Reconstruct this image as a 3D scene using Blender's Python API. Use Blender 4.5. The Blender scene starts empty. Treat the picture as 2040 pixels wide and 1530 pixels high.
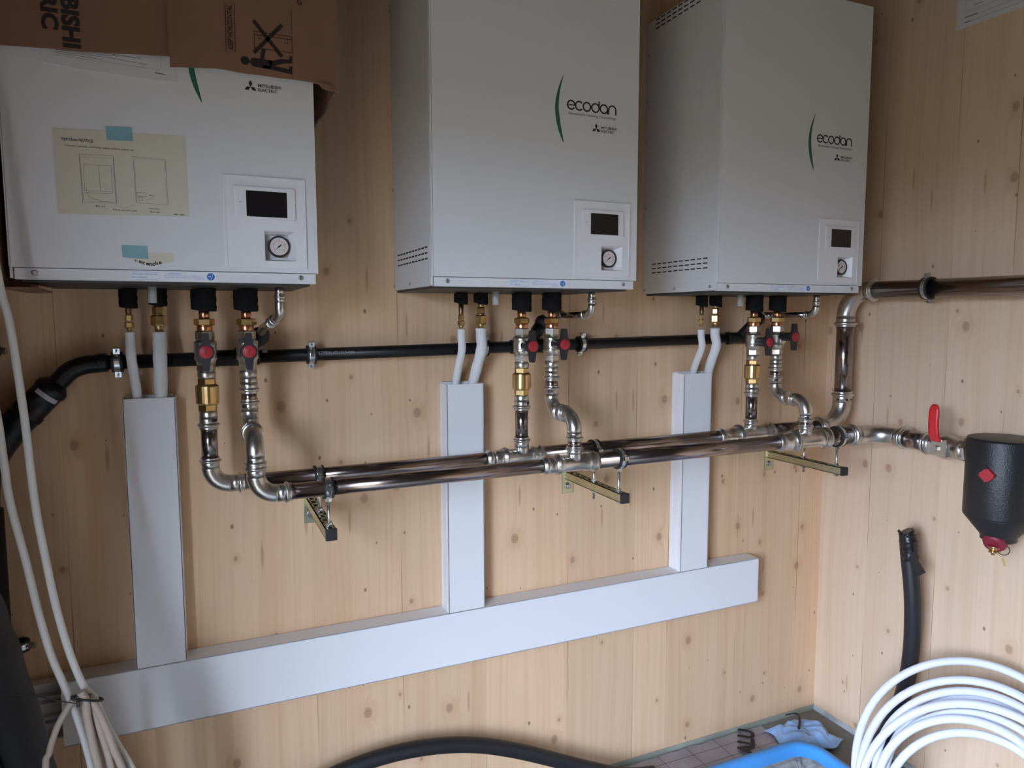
import bpy, bmesh, math, random
from mathutils import Vector, Matrix
from math import radians as R_, pi, sin, cos, atan2, sqrt

S = bpy.context.scene
COL = S.collection

# ---------------------------------------------------------------- camera
cam_d = bpy.data.cameras.new('camera'); cam = bpy.data.objects.new('camera', cam_d)
COL.objects.link(cam); S.camera = cam
cam_d.sensor_fit = 'HORIZONTAL'; cam_d.sensor_width = 36.0
cam_d.lens = 36.0 * 1415.6 / 2040.0
cam_d.clip_start = 0.02
_yaw, _pitch, _roll = .4176, -.0939, -.0018
_f = Vector((sin(_yaw)*cos(_pitch), cos(_yaw)*cos(_pitch), sin(_pitch)))
_r = Vector((cos(_yaw), -sin(_yaw), 0)); _u = _r.cross(_f)
_r2 = _r*cos(_roll)+_u*sin(_roll); _u2 = _u*cos(_roll)-_r*sin(_roll)
_m = Matrix((_r2, _u2, -_f)).transposed().to_4x4()
_m.translation = Vector((.1795, -1.8713, -.0688))
cam.matrix_world = _m

# ---------------------------------------------------------------- light
S.view_settings.view_transform = 'Standard'; S.view_settings.look = 'None'
S.view_settings.gamma = 1.0; S.view_settings.use_curve_mapping = False
S.view_settings.exposure = 0.34
w = bpy.data.worlds.new('overcast_sky'); S.world = w; w.use_nodes = True
# overcast sky above a dark ground; it reaches the room only through the doorway in the left wall
_n = w.node_tree; _tc = _n.nodes.new('ShaderNodeTexCoord'); _sx = _n.nodes.new('ShaderNodeSeparateXYZ'); _cr = _n.nodes.new('ShaderNodeValToRGB')
_n.links.new(_tc.outputs['Generated'], _sx.inputs[0]); _mr = _n.nodes.new('ShaderNodeMapRange')
_mr.inputs[1].default_value = -1; _mr.inputs[2].default_value = 1; _n.links.new(_sx.outputs[2], _mr.inputs[0]); _n.links.new(_mr.outputs[0], _cr.inputs[0])
_cr.color_ramp.elements[0].position = .49; _cr.color_ramp.elements[0].color = (.06, .06, .05, 1)
_cr.color_ramp.elements[1].position = .53; _cr.color_ramp.elements[1].color = (.64, .765, 1.0, 1)
_n.links.new(_cr.outputs[0], w.node_tree.nodes['Background'].inputs[0])
w.node_tree.nodes['Background'].inputs[1].default_value = 27.0
_pd = bpy.data.lights.new('doorway_portal', 'AREA'); _pd.shape = 'RECTANGLE'; _pd.size = 1.15; _pd.size_y = 1.94
_pd.cycles.is_portal = True
_po = bpy.data.objects.new('doorway_portal', _pd); COL.objects.link(_po); _po.location = (-.50, -1.825, -.57)
_po.rotation_euler = Vector((1, 0, 0)).to_track_quat('-Z', 'Z').to_euler()

# ---------------------------------------------------------------- materials
def mat(name, color, rough=.5, metal=0.0, bump=0, bscale=60, var=0, spec=.5, vscale=8, coat=0, trans=0, alpha=1):
    m = bpy.data.materials.new(name); m.use_nodes = True
    nt = m.node_tree; b = nt.nodes['Principled BSDF']
    b.inputs['Base Color'].default_value = (*color, 1)
    b.inputs['Roughness'].default_value = rough
    b.inputs['Metallic'].default_value = metal
    b.inputs['Specular IOR Level'].default_value = spec
    b.inputs['Coat Weight'].default_value = coat
    b.inputs['Transmission Weight'].default_value = trans
    b.inputs['Alpha'].default_value = alpha
    tc = nt.nodes.new('ShaderNodeTexCoord')
    if var:
        n = nt.nodes.new('ShaderNodeTexNoise'); n.inputs['Scale'].default_value = vscale; n.inputs['Detail'].default_value = 5
        nt.links.new(tc.outputs['Object'], n.inputs['Vector'])
        r = nt.nodes.new('ShaderNodeMapRange')
        r.inputs[1].default_value = .3; r.inputs[2].default_value = .7
        r.inputs[3].default_value = 1-var; r.inputs[4].default_value = 1+var*.6
        nt.links.new(n.outputs[0], r.inputs[0])
        mx = nt.nodes.new('ShaderNodeMix'); mx.data_type = 'RGBA'; mx.blend_type = 'MULTIPLY'
        mx.inputs[0].default_value = 1; mx.inputs[6].default_value = (*color, 1)
        nt.links.new(r.outputs[0], mx.inputs[7])
        nt.links.new(mx.outputs[2], b.inputs['Base Color'])
    if bump:
        n = nt.nodes.new('ShaderNodeTexNoise'); n.inputs['Scale'].default_value = bscale; n.inputs['Detail'].default_value = 3
        nt.links.new(tc.outputs['Object'], n.inputs['Vector'])
        bp = nt.nodes.new('ShaderNodeBump'); bp.inputs['Strength'].default_value = bump; bp.inputs['Distance'].default_value = .002
        nt.links.new(n.outputs[0], bp.inputs['Height']); nt.links.new(bp.outputs[0], b.inputs['Normal'])
    return m

def wood(name, axis, c_light, c_dark, seams, seed):
    """spruce board panel; grain runs along z, boards are counted along the given axis"""
    m = bpy.data.materials.new(name); m.use_nodes = True
    nt = m.node_tree; L = nt.links; b = nt.nodes['Principled BSDF']
    N = lambda t: nt.nodes.new(t)
    def math_(op, a, c=None, cl=False):
        n = N('ShaderNodeMath'); n.operation = op; n.use_clamp = cl
        for i, v in enumerate((a, c)):
            if v is None: continue
            if isinstance(v, (int, float)): n.inputs[i].default_value = v
            else: L.new(v, n.inputs[i])
        return n.outputs[0]
    tc = N('ShaderNodeTexCoord'); sp = N('ShaderNodeSeparateXYZ'); L.new(tc.outputs['Object'], sp.inputs[0])
    u = sp.outputs[axis]; z = sp.outputs[2]
    def vec(a, c, d=0.0):
        n = N('ShaderNodeCombineXYZ')
        for i, v in enumerate((a, c, d)):
            if isinstance(v, (int, float)): n.inputs[i].default_value = v
            else: L.new(v, n.inputs[i])
        return n.outputs[0]
    def ramp(v, a, c, lo=0., hi=1.):
        n = N('ShaderNodeMapRange'); n.interpolation_type = 'SMOOTHSTEP'
        L.new(v, n.inputs[0]); n.inputs[1].default_value = a; n.inputs[2].default_value = c
        n.inputs[3].default_value = lo; n.inputs[4].default_value = hi
        return n.outputs[0]
    def mix(fac, a, c, blend='MIX'):
        n = N('ShaderNodeMix'); n.data_type = 'RGBA'; n.blend_type = blend
        if isinstance(fac, (int, float)): n.inputs[0].default_value = fac
        else: L.new(fac, n.inputs[0])
        for k, v in ((6, a), (7, c)):
            if isinstance(v, tuple): n.inputs[k].default_value = (*v, 1)
            else: L.new(v, n.inputs[k])
        return n.outputs[2]
    # board index from seam list
    idx = None; line = None
    for s in seams:
        g = math_('GREATER_THAN', u, s)
        idx = g if idx is None else math_('ADD', idx, g)
        d = math_('ABSOLUTE', math_('SUBTRACT', u, s))
        l = ramp(d, .0003, .0016, 1, 0)
        line = l if line is None else math_('MAXIMUM', line, l)
    off = math_('MULTIPLY', idx, 3.71+seed)
    # gentle sideways wander of the grain
    nw = N('ShaderNodeTexNoise'); nw.inputs['Scale'].default_value = 1; nw.inputs['Detail'].default_value = 1
    L.new(vec(math_('MULTIPLY', u, 5), math_('MULTIPLY', z, 1.3), off), nw.inputs['Vector'])
    uw = math_('ADD', u, math_('MULTIPLY', math_('SUBTRACT', nw.outputs[0], .5), .05))
    # knots
    def knots(su, sz, thr, r0, r1, sd):
        v = N('ShaderNodeTexVoronoi'); v.voronoi_dimensions = '2D'; v.feature = 'F1'; v.inputs['Scale'].default_value = 1
        v.inputs['Randomness'].default_value = .9
        L.new(vec(math_('ADD', math_('MULTIPLY', u, su), sd), math_('ADD', math_('MULTIPLY', z, sz), sd*1.7)), v.inputs['Vector'])
        s3 = N('ShaderNodeSeparateColor'); L.new(v.outputs['Color'], s3.inputs[0])
        has = math_('GREATER_THAN', s3.outputs[0], thr)
        rad = ramp(s3.outputs[1], 0, 1, r0, r1)
        q = math_('DIVIDE', v.outputs['Distance'], rad)
        return q, has
    q1, h1 = knots(6.2, 4.6, .34, .030, .080, 1.3+seed)
    q2, h2 = knots(8.5, 5.5, .52, .012, .036, 7.7+seed)
    k1 = math_('MULTIPLY', ramp(q1, .55, 1.15, 1, 0), h1)
    k2 = math_('MULTIPLY', ramp(q2, .5, 1.3, 1, 0), h2)
    halo = math_('MULTIPLY', ramp(q1, .9, 3.4, 1, 0), h1)
    # grain: lines wrapping the knots
    ug = math_('ADD', math_('MULTIPLY', uw, 1.0), math_('MULTIPLY', halo, .016))
    g = N('ShaderNodeTexNoise'); g.inputs['Scale'].default_value = 1; g.inputs['Detail'].default_value = 4; g.inputs['Roughness'].default_value = .6
    L.new(vec(math_('MULTIPLY', ug, 95), math_('MULTIPLY', z, 1.1), off), g.inputs['Vector'])
    g2 = N('ShaderNodeTexNoise'); g2.inputs['Scale'].default_value = 1; g2.inputs['Detail'].default_value = 2
    L.new(vec(math_('MULTIPLY', ug, 22), math_('MULTIPLY', z, .6), off), g2.inputs['Vector'])
    g3 = N('ShaderNodeTexNoise'); g3.inputs['Scale'].default_value = 1; g3.inputs['Detail'].default_value = 3
    L.new(vec(math_('MULTIPLY', u, 2.2), math_('MULTIPLY', z, 1.8), 5+seed), g3.inputs['Vector'])
    grain = math_('ADD', math_('MULTIPLY', ramp(g.outputs[0], .40, .72), .42), math_('MULTIPLY', ramp(g2.outputs[0], .42, .75), .38))
    col = mix(math_('MULTIPLY', grain, .80), c_light, c_dark)
    wn = N('ShaderNodeTexWhiteNoise'); wn.noise_dimensions = '1D'; L.new(math_('ADD', idx, 13.3+seed), wn.inputs['W'])
    tone = ramp(wn.outputs[0], 0, 1, .93, 1.04)
    cn = N('ShaderNodeCombineColor'); L.new(tone, cn.inputs[0]); L.new(tone, cn.inputs[1]); L.new(tone, cn.inputs[2])
    col = mix(1.0, col, cn.outputs[0], 'MULTIPLY')
    col = mix(math_('MULTIPLY', ramp(g3.outputs[0], .45, .75), .18), col, c_dark)
    col = mix(math_('MULTIPLY', halo, .26), col, (c_dark[0]*.85, c_dark[1]*.78, c_dark[2]*.72))
    ring = N('ShaderNodeMath'); ring.operation = 'SINE'; L.new(math_('MULTIPLY', q1, 14), ring.inputs[0])
    kc = mix(ramp(ring.outputs[0], -1, 1), (.27, .15, .09), (.42, .25, .15))
    col = mix(math_('MULTIPLY', k1, .66), col, kc)
    col = mix(math_('MULTIPLY', k2, .80), col, (.17, .09, .05))
    # resin streaks
    st = N('ShaderNodeTexVoronoi'); st.voronoi_dimensions = '2D'; st.inputs['Scale'].default_value = 1
    L.new(vec(math_('ADD', math_('MULTIPLY', u, 18), 3.3+seed), math_('MULTIPLY', z, 2.2)), st.inputs['Vector'])
    sc = N('ShaderNodeSeparateColor'); L.new(st.outputs['Color'], sc.inputs[0])
    smask = math_('MULTIPLY', ramp(st.outputs['Distance'], .04, .10, 1, 0), math_('GREATER_THAN', sc.outputs[0], .86))
    col = mix(math_('MULTIPLY', smask, .5), col, (.38, .20, .09))
    # seams fade in and out along their length
    sn = N('ShaderNodeTexNoise'); sn.inputs['Scale'].default_value = 1
    L.new(vec(math_('MULTIPLY', u, 7), math_('MULTIPLY', z, 1.7), 9+seed), sn.inputs['Vector'])
    col = mix(math_('MULTIPLY', line, ramp(sn.outputs[0], .46, .60, .05, .75)), col, (.16, .09, .05))
    L.new(col, b.inputs['Base Color'])
    b.inputs['Roughness'].default_value = .62; b.inputs['Specular IOR Level'].default_value = .3
    return m

M = {}
M['wall_b'] = wood('spruce_back', 0, (.77, .54, .345), (.61, .365, .19), (-.25, -.109, .438, .674, .925, 1.196, 1.439, 1.571, 1.86, 2.14), 0)
M['wall_r'] = wood('spruce_right', 1, (.73, .545, .385), (.61, .41, .255), (-2.9, -2.3, -1.7, -1.3, -1.02, -.80, -.62, -.444, -.20), 4.2)
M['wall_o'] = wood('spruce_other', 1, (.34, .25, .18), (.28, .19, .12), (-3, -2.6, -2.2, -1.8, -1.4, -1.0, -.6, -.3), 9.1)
M['concrete'] = mat('concrete', (.20, .20, .18), .9, bump=.5, bscale=40, var=.25)
M['sill'] = mat('sill_membrane', (.33, .35, .29), .8, bump=.3, bscale=30, var=.2)
M['sill2'] = mat('sill_tape', (.50, .53, .54), .6, bump=.4, bscale=25, var=.35, vscale=14)
M['ceiling'] = mat('ceiling_board', (.13, .11, .09), .8, var=.1)
M['white'] = mat('white_enamel', (.70, .71, .73), .42, spec=.4, bump=.03, bscale=500)
M['white2'] = mat('white_plastic', (.77, .77, .79), .4)
M['side'] = mat('white_side_sheet', (.68, .68, .69), .45, bump=.03, bscale=500)
M['tray'] = mat('dark_tray', (.035, .037, .042), .5)
M['screw'] = mat('zinc_screw', (.42, .43, .45), .3, 1.0)
M['slot'] = mat('slot_dark', (.012, .012, .013), .8)
M['screen'] = mat('screen_glass', (.016, .014, .015), .18, spec=.5)
M['ink'] = mat('black_ink', (.022, .020, .026), .6)
M['inkg'] = mat('grey_ink', (.16, .16, .18), .6)
M['inkl'] = mat('pale_grey_ink', (.36, .36, .38), .7)
M['green'] = mat('green_ink', (.03, .14, .105), .5)
M['blue'] = mat('blue_ink', (.03, .16, .45), .5)
M['bluel'] = mat('pale_blue_ink', (.20, .32, .60), .6)
M['sticker'] = mat('sticker_paper', (.74, .77, .83), .5)
M['dial'] = mat('dial_face', (.72, .68, .66), .4)
M['redink'] = mat('red_ink', (.5, .06, .05), .5)
M['black'] = mat('black_plastic', (.018, .018, .022), .45)
M['foam'] = mat('black_foam', (.009, .009, .010), .9, spec=.2, bump=.4, bscale=150)
M['card'] = mat('cardboard', (.235, .122, .075), .85, bump=.15, bscale=90, var=.08, vscale=5)
M['cardedge'] = mat('cardboard_edge', (.20, .12, .08), .9, bump=.8, bscale=300, var=.4, vscale=120)
M['cardink'] = mat('cardboard_ink', (.022, .012, .014), .7)
M['cardink2'] = mat('cardboard_brown_ink', (.06, .015, .012), .7)
M['notice'] = mat('yellowish_paper', (.64, .61, .50), .7, var=.03)
M['paper'] = mat('white_paper', (.64, .645, .66), .75, spec=.2)
M['tape'] = mat('blue_tape', (.22, .44, .50), .5, var=.12, vscale=30)
M['trunk'] = mat('white_trunking', (.80, .81, .83), .42, spec=.4)
M['steel'] = mat('polished_steel', (.33, .285, .28), .20, 1.0)
M['fit'] = mat('press_fitting_steel', (.66, .64, .61), .30, 1.0, var=.12, vscale=45, bump=.08, bscale=120)
M['nickel'] = mat('nickel_brass', (.62, .59, .54), .33, 1.0, var=.12, vscale=60)
M['brass'] = mat('brass', (.66, .47, .21), .30, 1.0, var=.1, vscale=40)
M['copper'] = mat('copper', (.80, .38, .22), .28, 1.0, var=.1, vscale=40)
M['oldcop'] = mat('dull_copper', (.30, .17, .11), .4, 1.0, var=.2, vscale=50)
M['mark'] = mat('black_marker', (.02, .02, .022), .5)
M['zinc'] = mat('zinc_plated', (.66, .70, .70), .26, 1.0, var=.15, vscale=30)
M['ygzinc'] = mat('yellow_zinc', (.60, .60, .42), .35, 1.0, var=.18, vscale=18)
M['rubber'] = mat('black_rubber', (.016, .016, .018), .6)
M['pvc'] = mat('black_pipe_plastic', (.008, .008, .010), .36, spec=.35)
M['label'] = mat('grey_label', (.50, .51, .54), .6, var=.15, vscale=90)
M['red'] = mat('red_cap', (.42, .022, .032), .45)
M['redlever'] = mat('red_lever_plastic', (.62, .022, .03), .35)
M['sleeve'] = mat('white_foam_sleeve', (.76, .76, .78), .75, bump=.4, bscale=80)
M['greytube'] = mat('grey_tube', (.42, .44, .45), .4)
M['tank'] = mat('black_foam_shell', (.013, .013, .015), .42, bump=.5, bscale=260)
M['darkred'] = mat('dark_red_plastic', (.22, .012, .03), .5)
M['yellow'] = mat('yellow_tag', (.45, .38, .12), .5)
M['cable'] = mat('white_cable', (.60, .60, .57), .5)
M['cableb'] = mat('beige_cable', (.42, .35, .29), .5, var=.1)
M['pex'] = mat('white_pipe', (.78, .82, .92), .32)
M['hose'] = mat('black_hose', (.013, .014, .017), .5, bump=.25, bscale=50)
M['dhose'] = mat('dark_insulation', (.014, .015, .017), .65, bump=.6, bscale=25)
M['tapeb'] = mat('black_tape', (.012, .012, .013), .28, bump=1.0, bscale=55)
M['foil'] = mat('grey_foil', (.34, .33, .37), .35, .25, bump=.5, bscale=12, var=.2)
M['foilink'] = mat('foil_ink', (.01, .01, .015), .6)
M['tub'] = mat('blue_tub', (.06, .33, .80), .35, var=.1)
M['bag'] = mat('pale_blue_bag', (.30, .50, .82), .3, var=.35, vscale=14, bump=.3, bscale=30)
M['cement'] = mat('dried_cement', (.36, .37, .38), .95, bump=1.0, bscale=60, var=.4, vscale=35)

# ---------------------------------------------------------------- mesh helpers
class MB:
    def __init__(s): s.bm = bmesh.new(); s.mats = []; s.mi = 0
    def use(s, m):
        if m not in s.mats: s.mats.append(m)
        s.mi = s.mats.index(m); return s
    def _f(s, vs, smooth=False):
        try:
            f = s.bm.faces.new(vs); f.material_index = s.mi; f.smooth = smooth; return f
        except ValueError: return None
    def box(s, a, b, bev=0):
        x0, x1 = sorted((a[0], b[0])); y0, y1 = sorted((a[1], b[1])); z0, z1 = sorted((a[2], b[2]))
        v = [s.bm.verts.new(p) for p in ((x0,y0,z0),(x1,y0,z0),(x1,y1,z0),(x0,y1,z0),(x0,y0,z1),(x1,y0,z1),(x1,y1,z1),(x0,y1,z1))]
        fs = [s._f([v[i] for i in q]) for q in ((0,3,2,1),(4,5,6,7),(0,1,5,4),(1,2,6,5),(2,3,7,6),(3,0,4,7))]
        if bev:
            es = list({e for f in fs for e in f.edges})
            r = bmesh.ops.bevel(s.bm, geom=es, offset=bev, segments=2, affect='EDGES', profile=.6)
            for f in r['faces']: f.material_index = s.mi
        return s
    def obox(s, c, ax, ay, az, h):
        """oriented box: centre, three axes, half sizes"""
        c = Vector(c); A = [Vector(a).normalized()*k for a, k in zip((ax, ay, az), h)]
        v = [s.bm.verts.new(c+A[0]*i+A[1]*j+A[2]*k) for k in (-1,1) for j in (-1,1) for i in (-1,1)]
        for q in ((0,2,3,1),(4,5,7,6),(0,1,5,4),(1,3,7,5),(3,2,6,7),(2,0,4,6)): s._f([v[i] for i in q])
        return s
    def sweep(s, pts, rad, n=20, cap=True, smooth=True, rot=0, shape=None):
        P = [Vector(p) for p in pts]
        if isinstance(rad, (int, float)): rad = [rad]*len(P)
        T = []
        for i in range(len(P)):
            a = P[max(i-1, 0)]; b = P[min(i+1, len(P)-1)]
            t = b-a
            if t.length < 1e-7: t = T[-1] if T else Vector((0,0,1))
            T.append(t.normalized())
        up = Vector((0,0,1)) if abs(T[0].z) < .9 else Vector((0,-1,0))
        U = (up-T[0]*up.dot(T[0])).normalized(); rings = []
        for i, p in enumerate(P):
            U = (U-T[i]*U.dot(T[i])).normalized(); V = T[i].cross(U)
            rings.append([s.bm.verts.new(p+(U*cos(a)+V*sin(a))*rad[i]*(shape(a) if shape else 1)) for a in [rot+2*pi*k/n for k in range(n)]])
        for i in range(len(P)-1):
            for k in range(n):
                s._f([rings[i][k], rings[i][(k+1)%n], rings[i+1][(k+1)%n], rings[i+1][k]], smooth)
        if cap:
            s._f(list(reversed(rings[0]))); s._f(rings[-1])
        return s
    def lathe(s, o, d, prof, n=24, smooth=True, rot=0):
        """prof: (distance along d, radius); doubled points make crisp edges"""
        o = Vector(o); d = Vector(d).normalized()
        up = Vector((0,0,1)) if abs(d.z) < .9 else Vector((0,-1,0))
        U = (up-d*up.dot(d)).normalized(); V = d.cross(U); prev = None
        for i, (t, r) in enumerate(prof):
            ring = [s.bm.verts.new(o+d*t+(U*cos(a)+V*sin(a))*max(r, 1e-5)) for a in [rot+2*pi*k/n for k in range(n)]]
            if prev:
                fl = smooth
                for k in range(n): s._f([prev[k], prev[(k+1)%n], ring[(k+1)%n], ring[k]], fl)
            else: s._f(list(reversed(ring)))
            prev = ring
        s._f(prev)
        return s
    def torus(s, c, axis, R, r, n=28, m=10, a0=0, a1=2*pi, squash=1):
        c = Vector(c); ax = Vector(axis).normalized()
        up = Vector((0,0,1)) if abs(ax.z) < .9 else Vector((0,-1,0))
        U = (up-ax*up.dot(ax)).normalized(); V = ax.cross(U)
        full = abs(a1-a0-2*pi) < 1e-6; k = n if full else n+1; rings = []
        for i in range(k):
            a = a0+(a1-a0)*i/n; D = U*cos(a)+V*sin(a)
            rings.append([s.bm.verts.new(c+D*(R+r*cos(b))+ax*r*squash*sin(b)) for b in [2*pi*j/m for j in range(m)]])
        for i in range(n if full else n):
            if not full and i == n: break
            A = rings[i]; B = rings[(i+1) % k]
            for j in range(m): s._f([A[j], B[j], B[(j+1)%m], A[(j+1)%m]], True)
        return s
    def band(s, c, axis, r0, r1, hw, n=32):
        """flat ring (strap)"""
        return s.lathe_ring(c, axis, [(-hw, r0), (-hw, r1), (hw, r1), (hw, r0)], n)
    def lathe_ring(s, c, axis, prof, n=32):
        c = Vector(c); d = Vector(axis).normalized()
        up = Vector((0,0,1)) if abs(d.z) < .9 else Vector((0,-1,0))
        U = (up-d*up.dot(d)).normalized(); V = d.cross(U)
        R = [[s.bm.verts.new(c+d*t+(U*cos(a)+V*sin(a))*r) for a in [2*pi*k/n for k in range(n)]] for t, r in prof]
        for i in range(len(R)):
            A = R[i]; B = R[(i+1) % len(R)]
            for k in range(n): s._f([A[k], A[(k+1)%n], B[(k+1)%n], B[k]], False)
        return s
    def poly(s, pts, y0, y1, plane='xz'):
        """polygon of (a, b) extruded between two depths. plane xz: depth=y; yz: depth=x; xy: depth=z"""
        def P(a, b, d): return {'xz': (a, d, b), 'yz': (d, a, b), 'xy': (a, b, d)}[plane]
        A = [s.bm.verts.new(P(a, b, y0)) for a, b in pts]; B = [s.bm.verts.new(P(a, b, y1)) for a, b in pts]
        s._f(A); s._f(list(reversed(B)))
        for i in range(len(pts)): s._f([A[i], B[i], B[(i+1)%len(pts)], A[(i+1)%len(pts)]])
        return s
    def stroke(s, pts, wd, y0, y1, plane='xz', closed=False):
        """flat ribbon along a 2-D path"""
        n = len(pts); L = []; Rr = []
        for i in range(n):
            if closed: a, b = pts[(i-1)%n], pts[(i+1)%n]
            else: a, b = pts[max(i-1,0)], pts[min(i+1,n-1)]
            dx, dz = b[0]-a[0], b[1]-a[1]; l = math.hypot(dx, dz) or 1
            nx, nz = -dz/l*wd/2, dx/l*wd/2
            L.append((pts[i][0]+nx, pts[i][1]+nz)); Rr.append((pts[i][0]-nx, pts[i][1]-nz))
        for i in range(n if closed else n-1):
            j = (i+1) % n
            s.poly([L[i], L[j], Rr[j], Rr[i]], y0, y1, plane)
        return s
    def seg(s, p, q, wd, y0, y1, plane='xz'): return s.stroke([p, q], wd, y0, y1, plane)
    def text(s, body, x, z, y, width=None, height=None, rot=0, bold=0, plane='xz', shear=0):
        """lettering in the given plane, lower-left corner at (x, z) before rotation"""
        c = bpy.data.curves.new('t', 'FONT'); c.body = body; c.offset = bold; c.shear = shear; c.resolution_u = 3
        o = bpy.data.objects.new('t', c); COL.objects.link(o)
        dg = bpy.context.evaluated_depsgraph_get(); dg.update()
        me = bpy.data.meshes.new_from_object(o.evaluated_get(dg))
        xs = [v.co.x for v in me.vertices]; ys = [v.co.y for v in me.vertices]
        if xs:
            w0 = max(xs)-min(xs); h0 = max(ys)-min(ys)
            sx = width/w0 if width else height/h0; sy = height/h0 if height else sx
            cr, sr = cos(rot), sin(rot); vs = []
            for v in me.vertices:
                a = (v.co.x-min(xs))*sx; b = (v.co.y-min(ys))*sy
                p, q = x+a*cr-b*sr, z+a*sr+b*cr
                vs.append(s.bm.verts.new({'xz': (p, y, q), 'yz': (y, p, q), 'xy': (p, q, y)}[plane]))
            for f in me.polygons:
                s._f([vs[i] for i in f.vertices])
        bpy.data.objects.remove(o); bpy.data.curves.remove(c); bpy.data.meshes.remove(me)
        return s
    def build(s, name, m=None, parent=None, loc=None, normals=True):
        me = bpy.data.meshes.new(name)
        if normals: bmesh.ops.recalc_face_normals(s.bm, faces=s.bm.faces)
        s.bm.to_mesh(me); s.bm.free()
        for q in (s.mats if s.mats else [m]): me.materials.append(M[q] if isinstance(q, str) else q)
        o = bpy.data.objects.new(name, me); COL.objects.link(o)
        if parent: o.parent = parent
        if loc: o.location = loc
        return o

def tag(o, label=None, cat=None, group=None, kind=None):
    if label: o['label'] = label
    if cat: o['category'] = cat
    if group: o['group'] = group
    if kind: o['kind'] = kind
    return o
def thing(name, loc, label, cat, group=None):
    o = bpy.data.objects.new(name, None); o.empty_display_size = .02; COL.objects.link(o); o.location = loc
    return tag(o, label, cat, group)
def copy_tree(o, parent=None):
    c = o.copy(); COL.objects.link(c); c.parent = parent
    for ch in [k for k in bpy.data.objects if k.parent == o]: copy_tree(ch, c)
    return c
def smooth_path(pts, n=8):
    P = [Vector(p) for p in pts]; out = []
    for i in range(len(P)-1):
        a = P[max(i-1, 0)]; b = P[i]; c = P[i+1]; d = P[min(i+2, len(P)-1)]
        for k in range(n):
            t = k/n
            out.append(.5*((2*b)+(c-a)*t+(2*a-5*b+4*c-d)*t*t+(3*b-a-3*c+d)*t**3))
    out.append(P[-1]); return out
def arc(p0, d0, d1, r, n=10):
    """quarter bend starting at p0 heading d0 and leaving along d1"""
    p0 = Vector(p0); d0 = Vector(d0).normalized(); d1 = Vector(d1).normalized(); c = p0+d1*r
    return [c-d1*r*cos(a)+d0*r*sin(a) for a in [pi/2*k/n for k in range(n+1)]]
def socket(mb, p, d, r, L=.032):
    """press socket: starts at p (fitting body side) and opens along d, bead near the mouth"""
    a = r*1.10
    mb.lathe(p, d, [(0, a), (L*.46, a), (L*.50, a*.97), (L*.54, a*1.04), (L*.58, a*1.16), (L*.65, a*1.22), (L*.71, a*1.22), (L*.78, a*1.15), (L*.82, a*1.04), (L*.86, a*1.0), (L*.93, a*1.04), (L, a*1.04), (L, r*.99)], 28)
    return mb
def hexa(mb, p, d, r, L, rot=0):
    c = .12*L
    mb.lathe(p, d, [(0, r*.86), (c, r), (c, r), (L-c, r), (L-c, r), (L, r*.86)], 6, smooth=False, rot=rot)
    return mb

def wbuild(mb, name, m=None, parent=None):
    """build a part whose mesh is given in room coordinates"""
    o = mb.build(name, m, parent)
    if parent:
        t = Vector((0,0,0)); p = parent
        while p: t += p.location; p = p.parent
        o.location = -t
    else:
        me = o.data; cs = [v.co for v in me.vertices]
        c = Vector(((min(v.x for v in cs)+max(v.x for v in cs))/2, (min(v.y for v in cs)+max(v.y for v in cs))/2, min(v.z for v in cs)))
        me.transform(Matrix.Translation(-c)); o.location = c
    return o
def patch(mb, c, axis, r, a0, a1, hw):
    """small curved mark lying on a pipe; angle 0 = up (or towards the room on upright pipes)"""
    c = Vector(c); d = Vector(axis).normalized()
    up = Vector((0,0,1)) if abs(d.z) < .9 else Vector((0,-1,0))
    U = (up-d*up.dot(d)).normalized(); V = d.cross(U); n = 8; A = []; B = []
    for k in range(n+1):
        a = R_(a0+(a1-a0)*k/n); D = (U*cos(a)+V*sin(a))*r
        A.append(mb.bm.verts.new(c+D-d*hw)); B.append(mb.bm.verts.new(c+D+d*hw))
    for k in range(n): mb._f([A[k], A[k+1], B[k+1], B[k]], True)
    return mb
X_, Y_, Z_ = Vector((1,0,0)), Vector((0,1,0)), Vector((0,0,1))

# ================================================================ the room
FL = -1.54; CX = 2.2492; WB = -1.52; LW = -.36; WT = .30; DY0 = 1.25; DY1 = 2.4; DZ = .40; CE = 1.15; BK = -4.3
def struct(name, mb, m):
    o = mb.build(name, m); o['kind'] = 'structure'; return o
struct('floor', MB().box((LW-.2, BK-.2, FL-.1), (CX+.2, .2, FL)), 'concrete')
struct('ceiling', MB().box((LW-.2, BK-.2, CE), (CX+.2, .2, CE+.1)), 'ceiling')
struct('wall_back', MB().box((LW-.2, 0, WB), (CX+.2, .12, CE)), 'wall_b')
struct('wall_right', MB().box((CX, BK, WB), (CX+.12, 0, CE)), 'wall_r')
# left wall with a doorway
b = MB(); b.box((LW-WT, -DY0, FL), (LW, 0, CE)); b.box((LW-WT, BK, FL), (LW, -DY1, CE)); b.box((LW-WT, -DY1, DZ), (LW, -DY0, CE))
struct('wall_left', b, 'wall_o')
b = MB().box((LW-.12, BK-.12, FL), (CX+.12, BK, CE))
struct('wall_front', b, 'ceiling')
# sill strips below the boards
struct('trim_1', MB().box((LW, -.003, FL-.01), (CX+.02, .06, WB)), 'sill')
struct('trim_2', MB().box((CX-.003, BK, FL-.01), (CX+.06, -.003, WB)), 'sill2')

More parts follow.
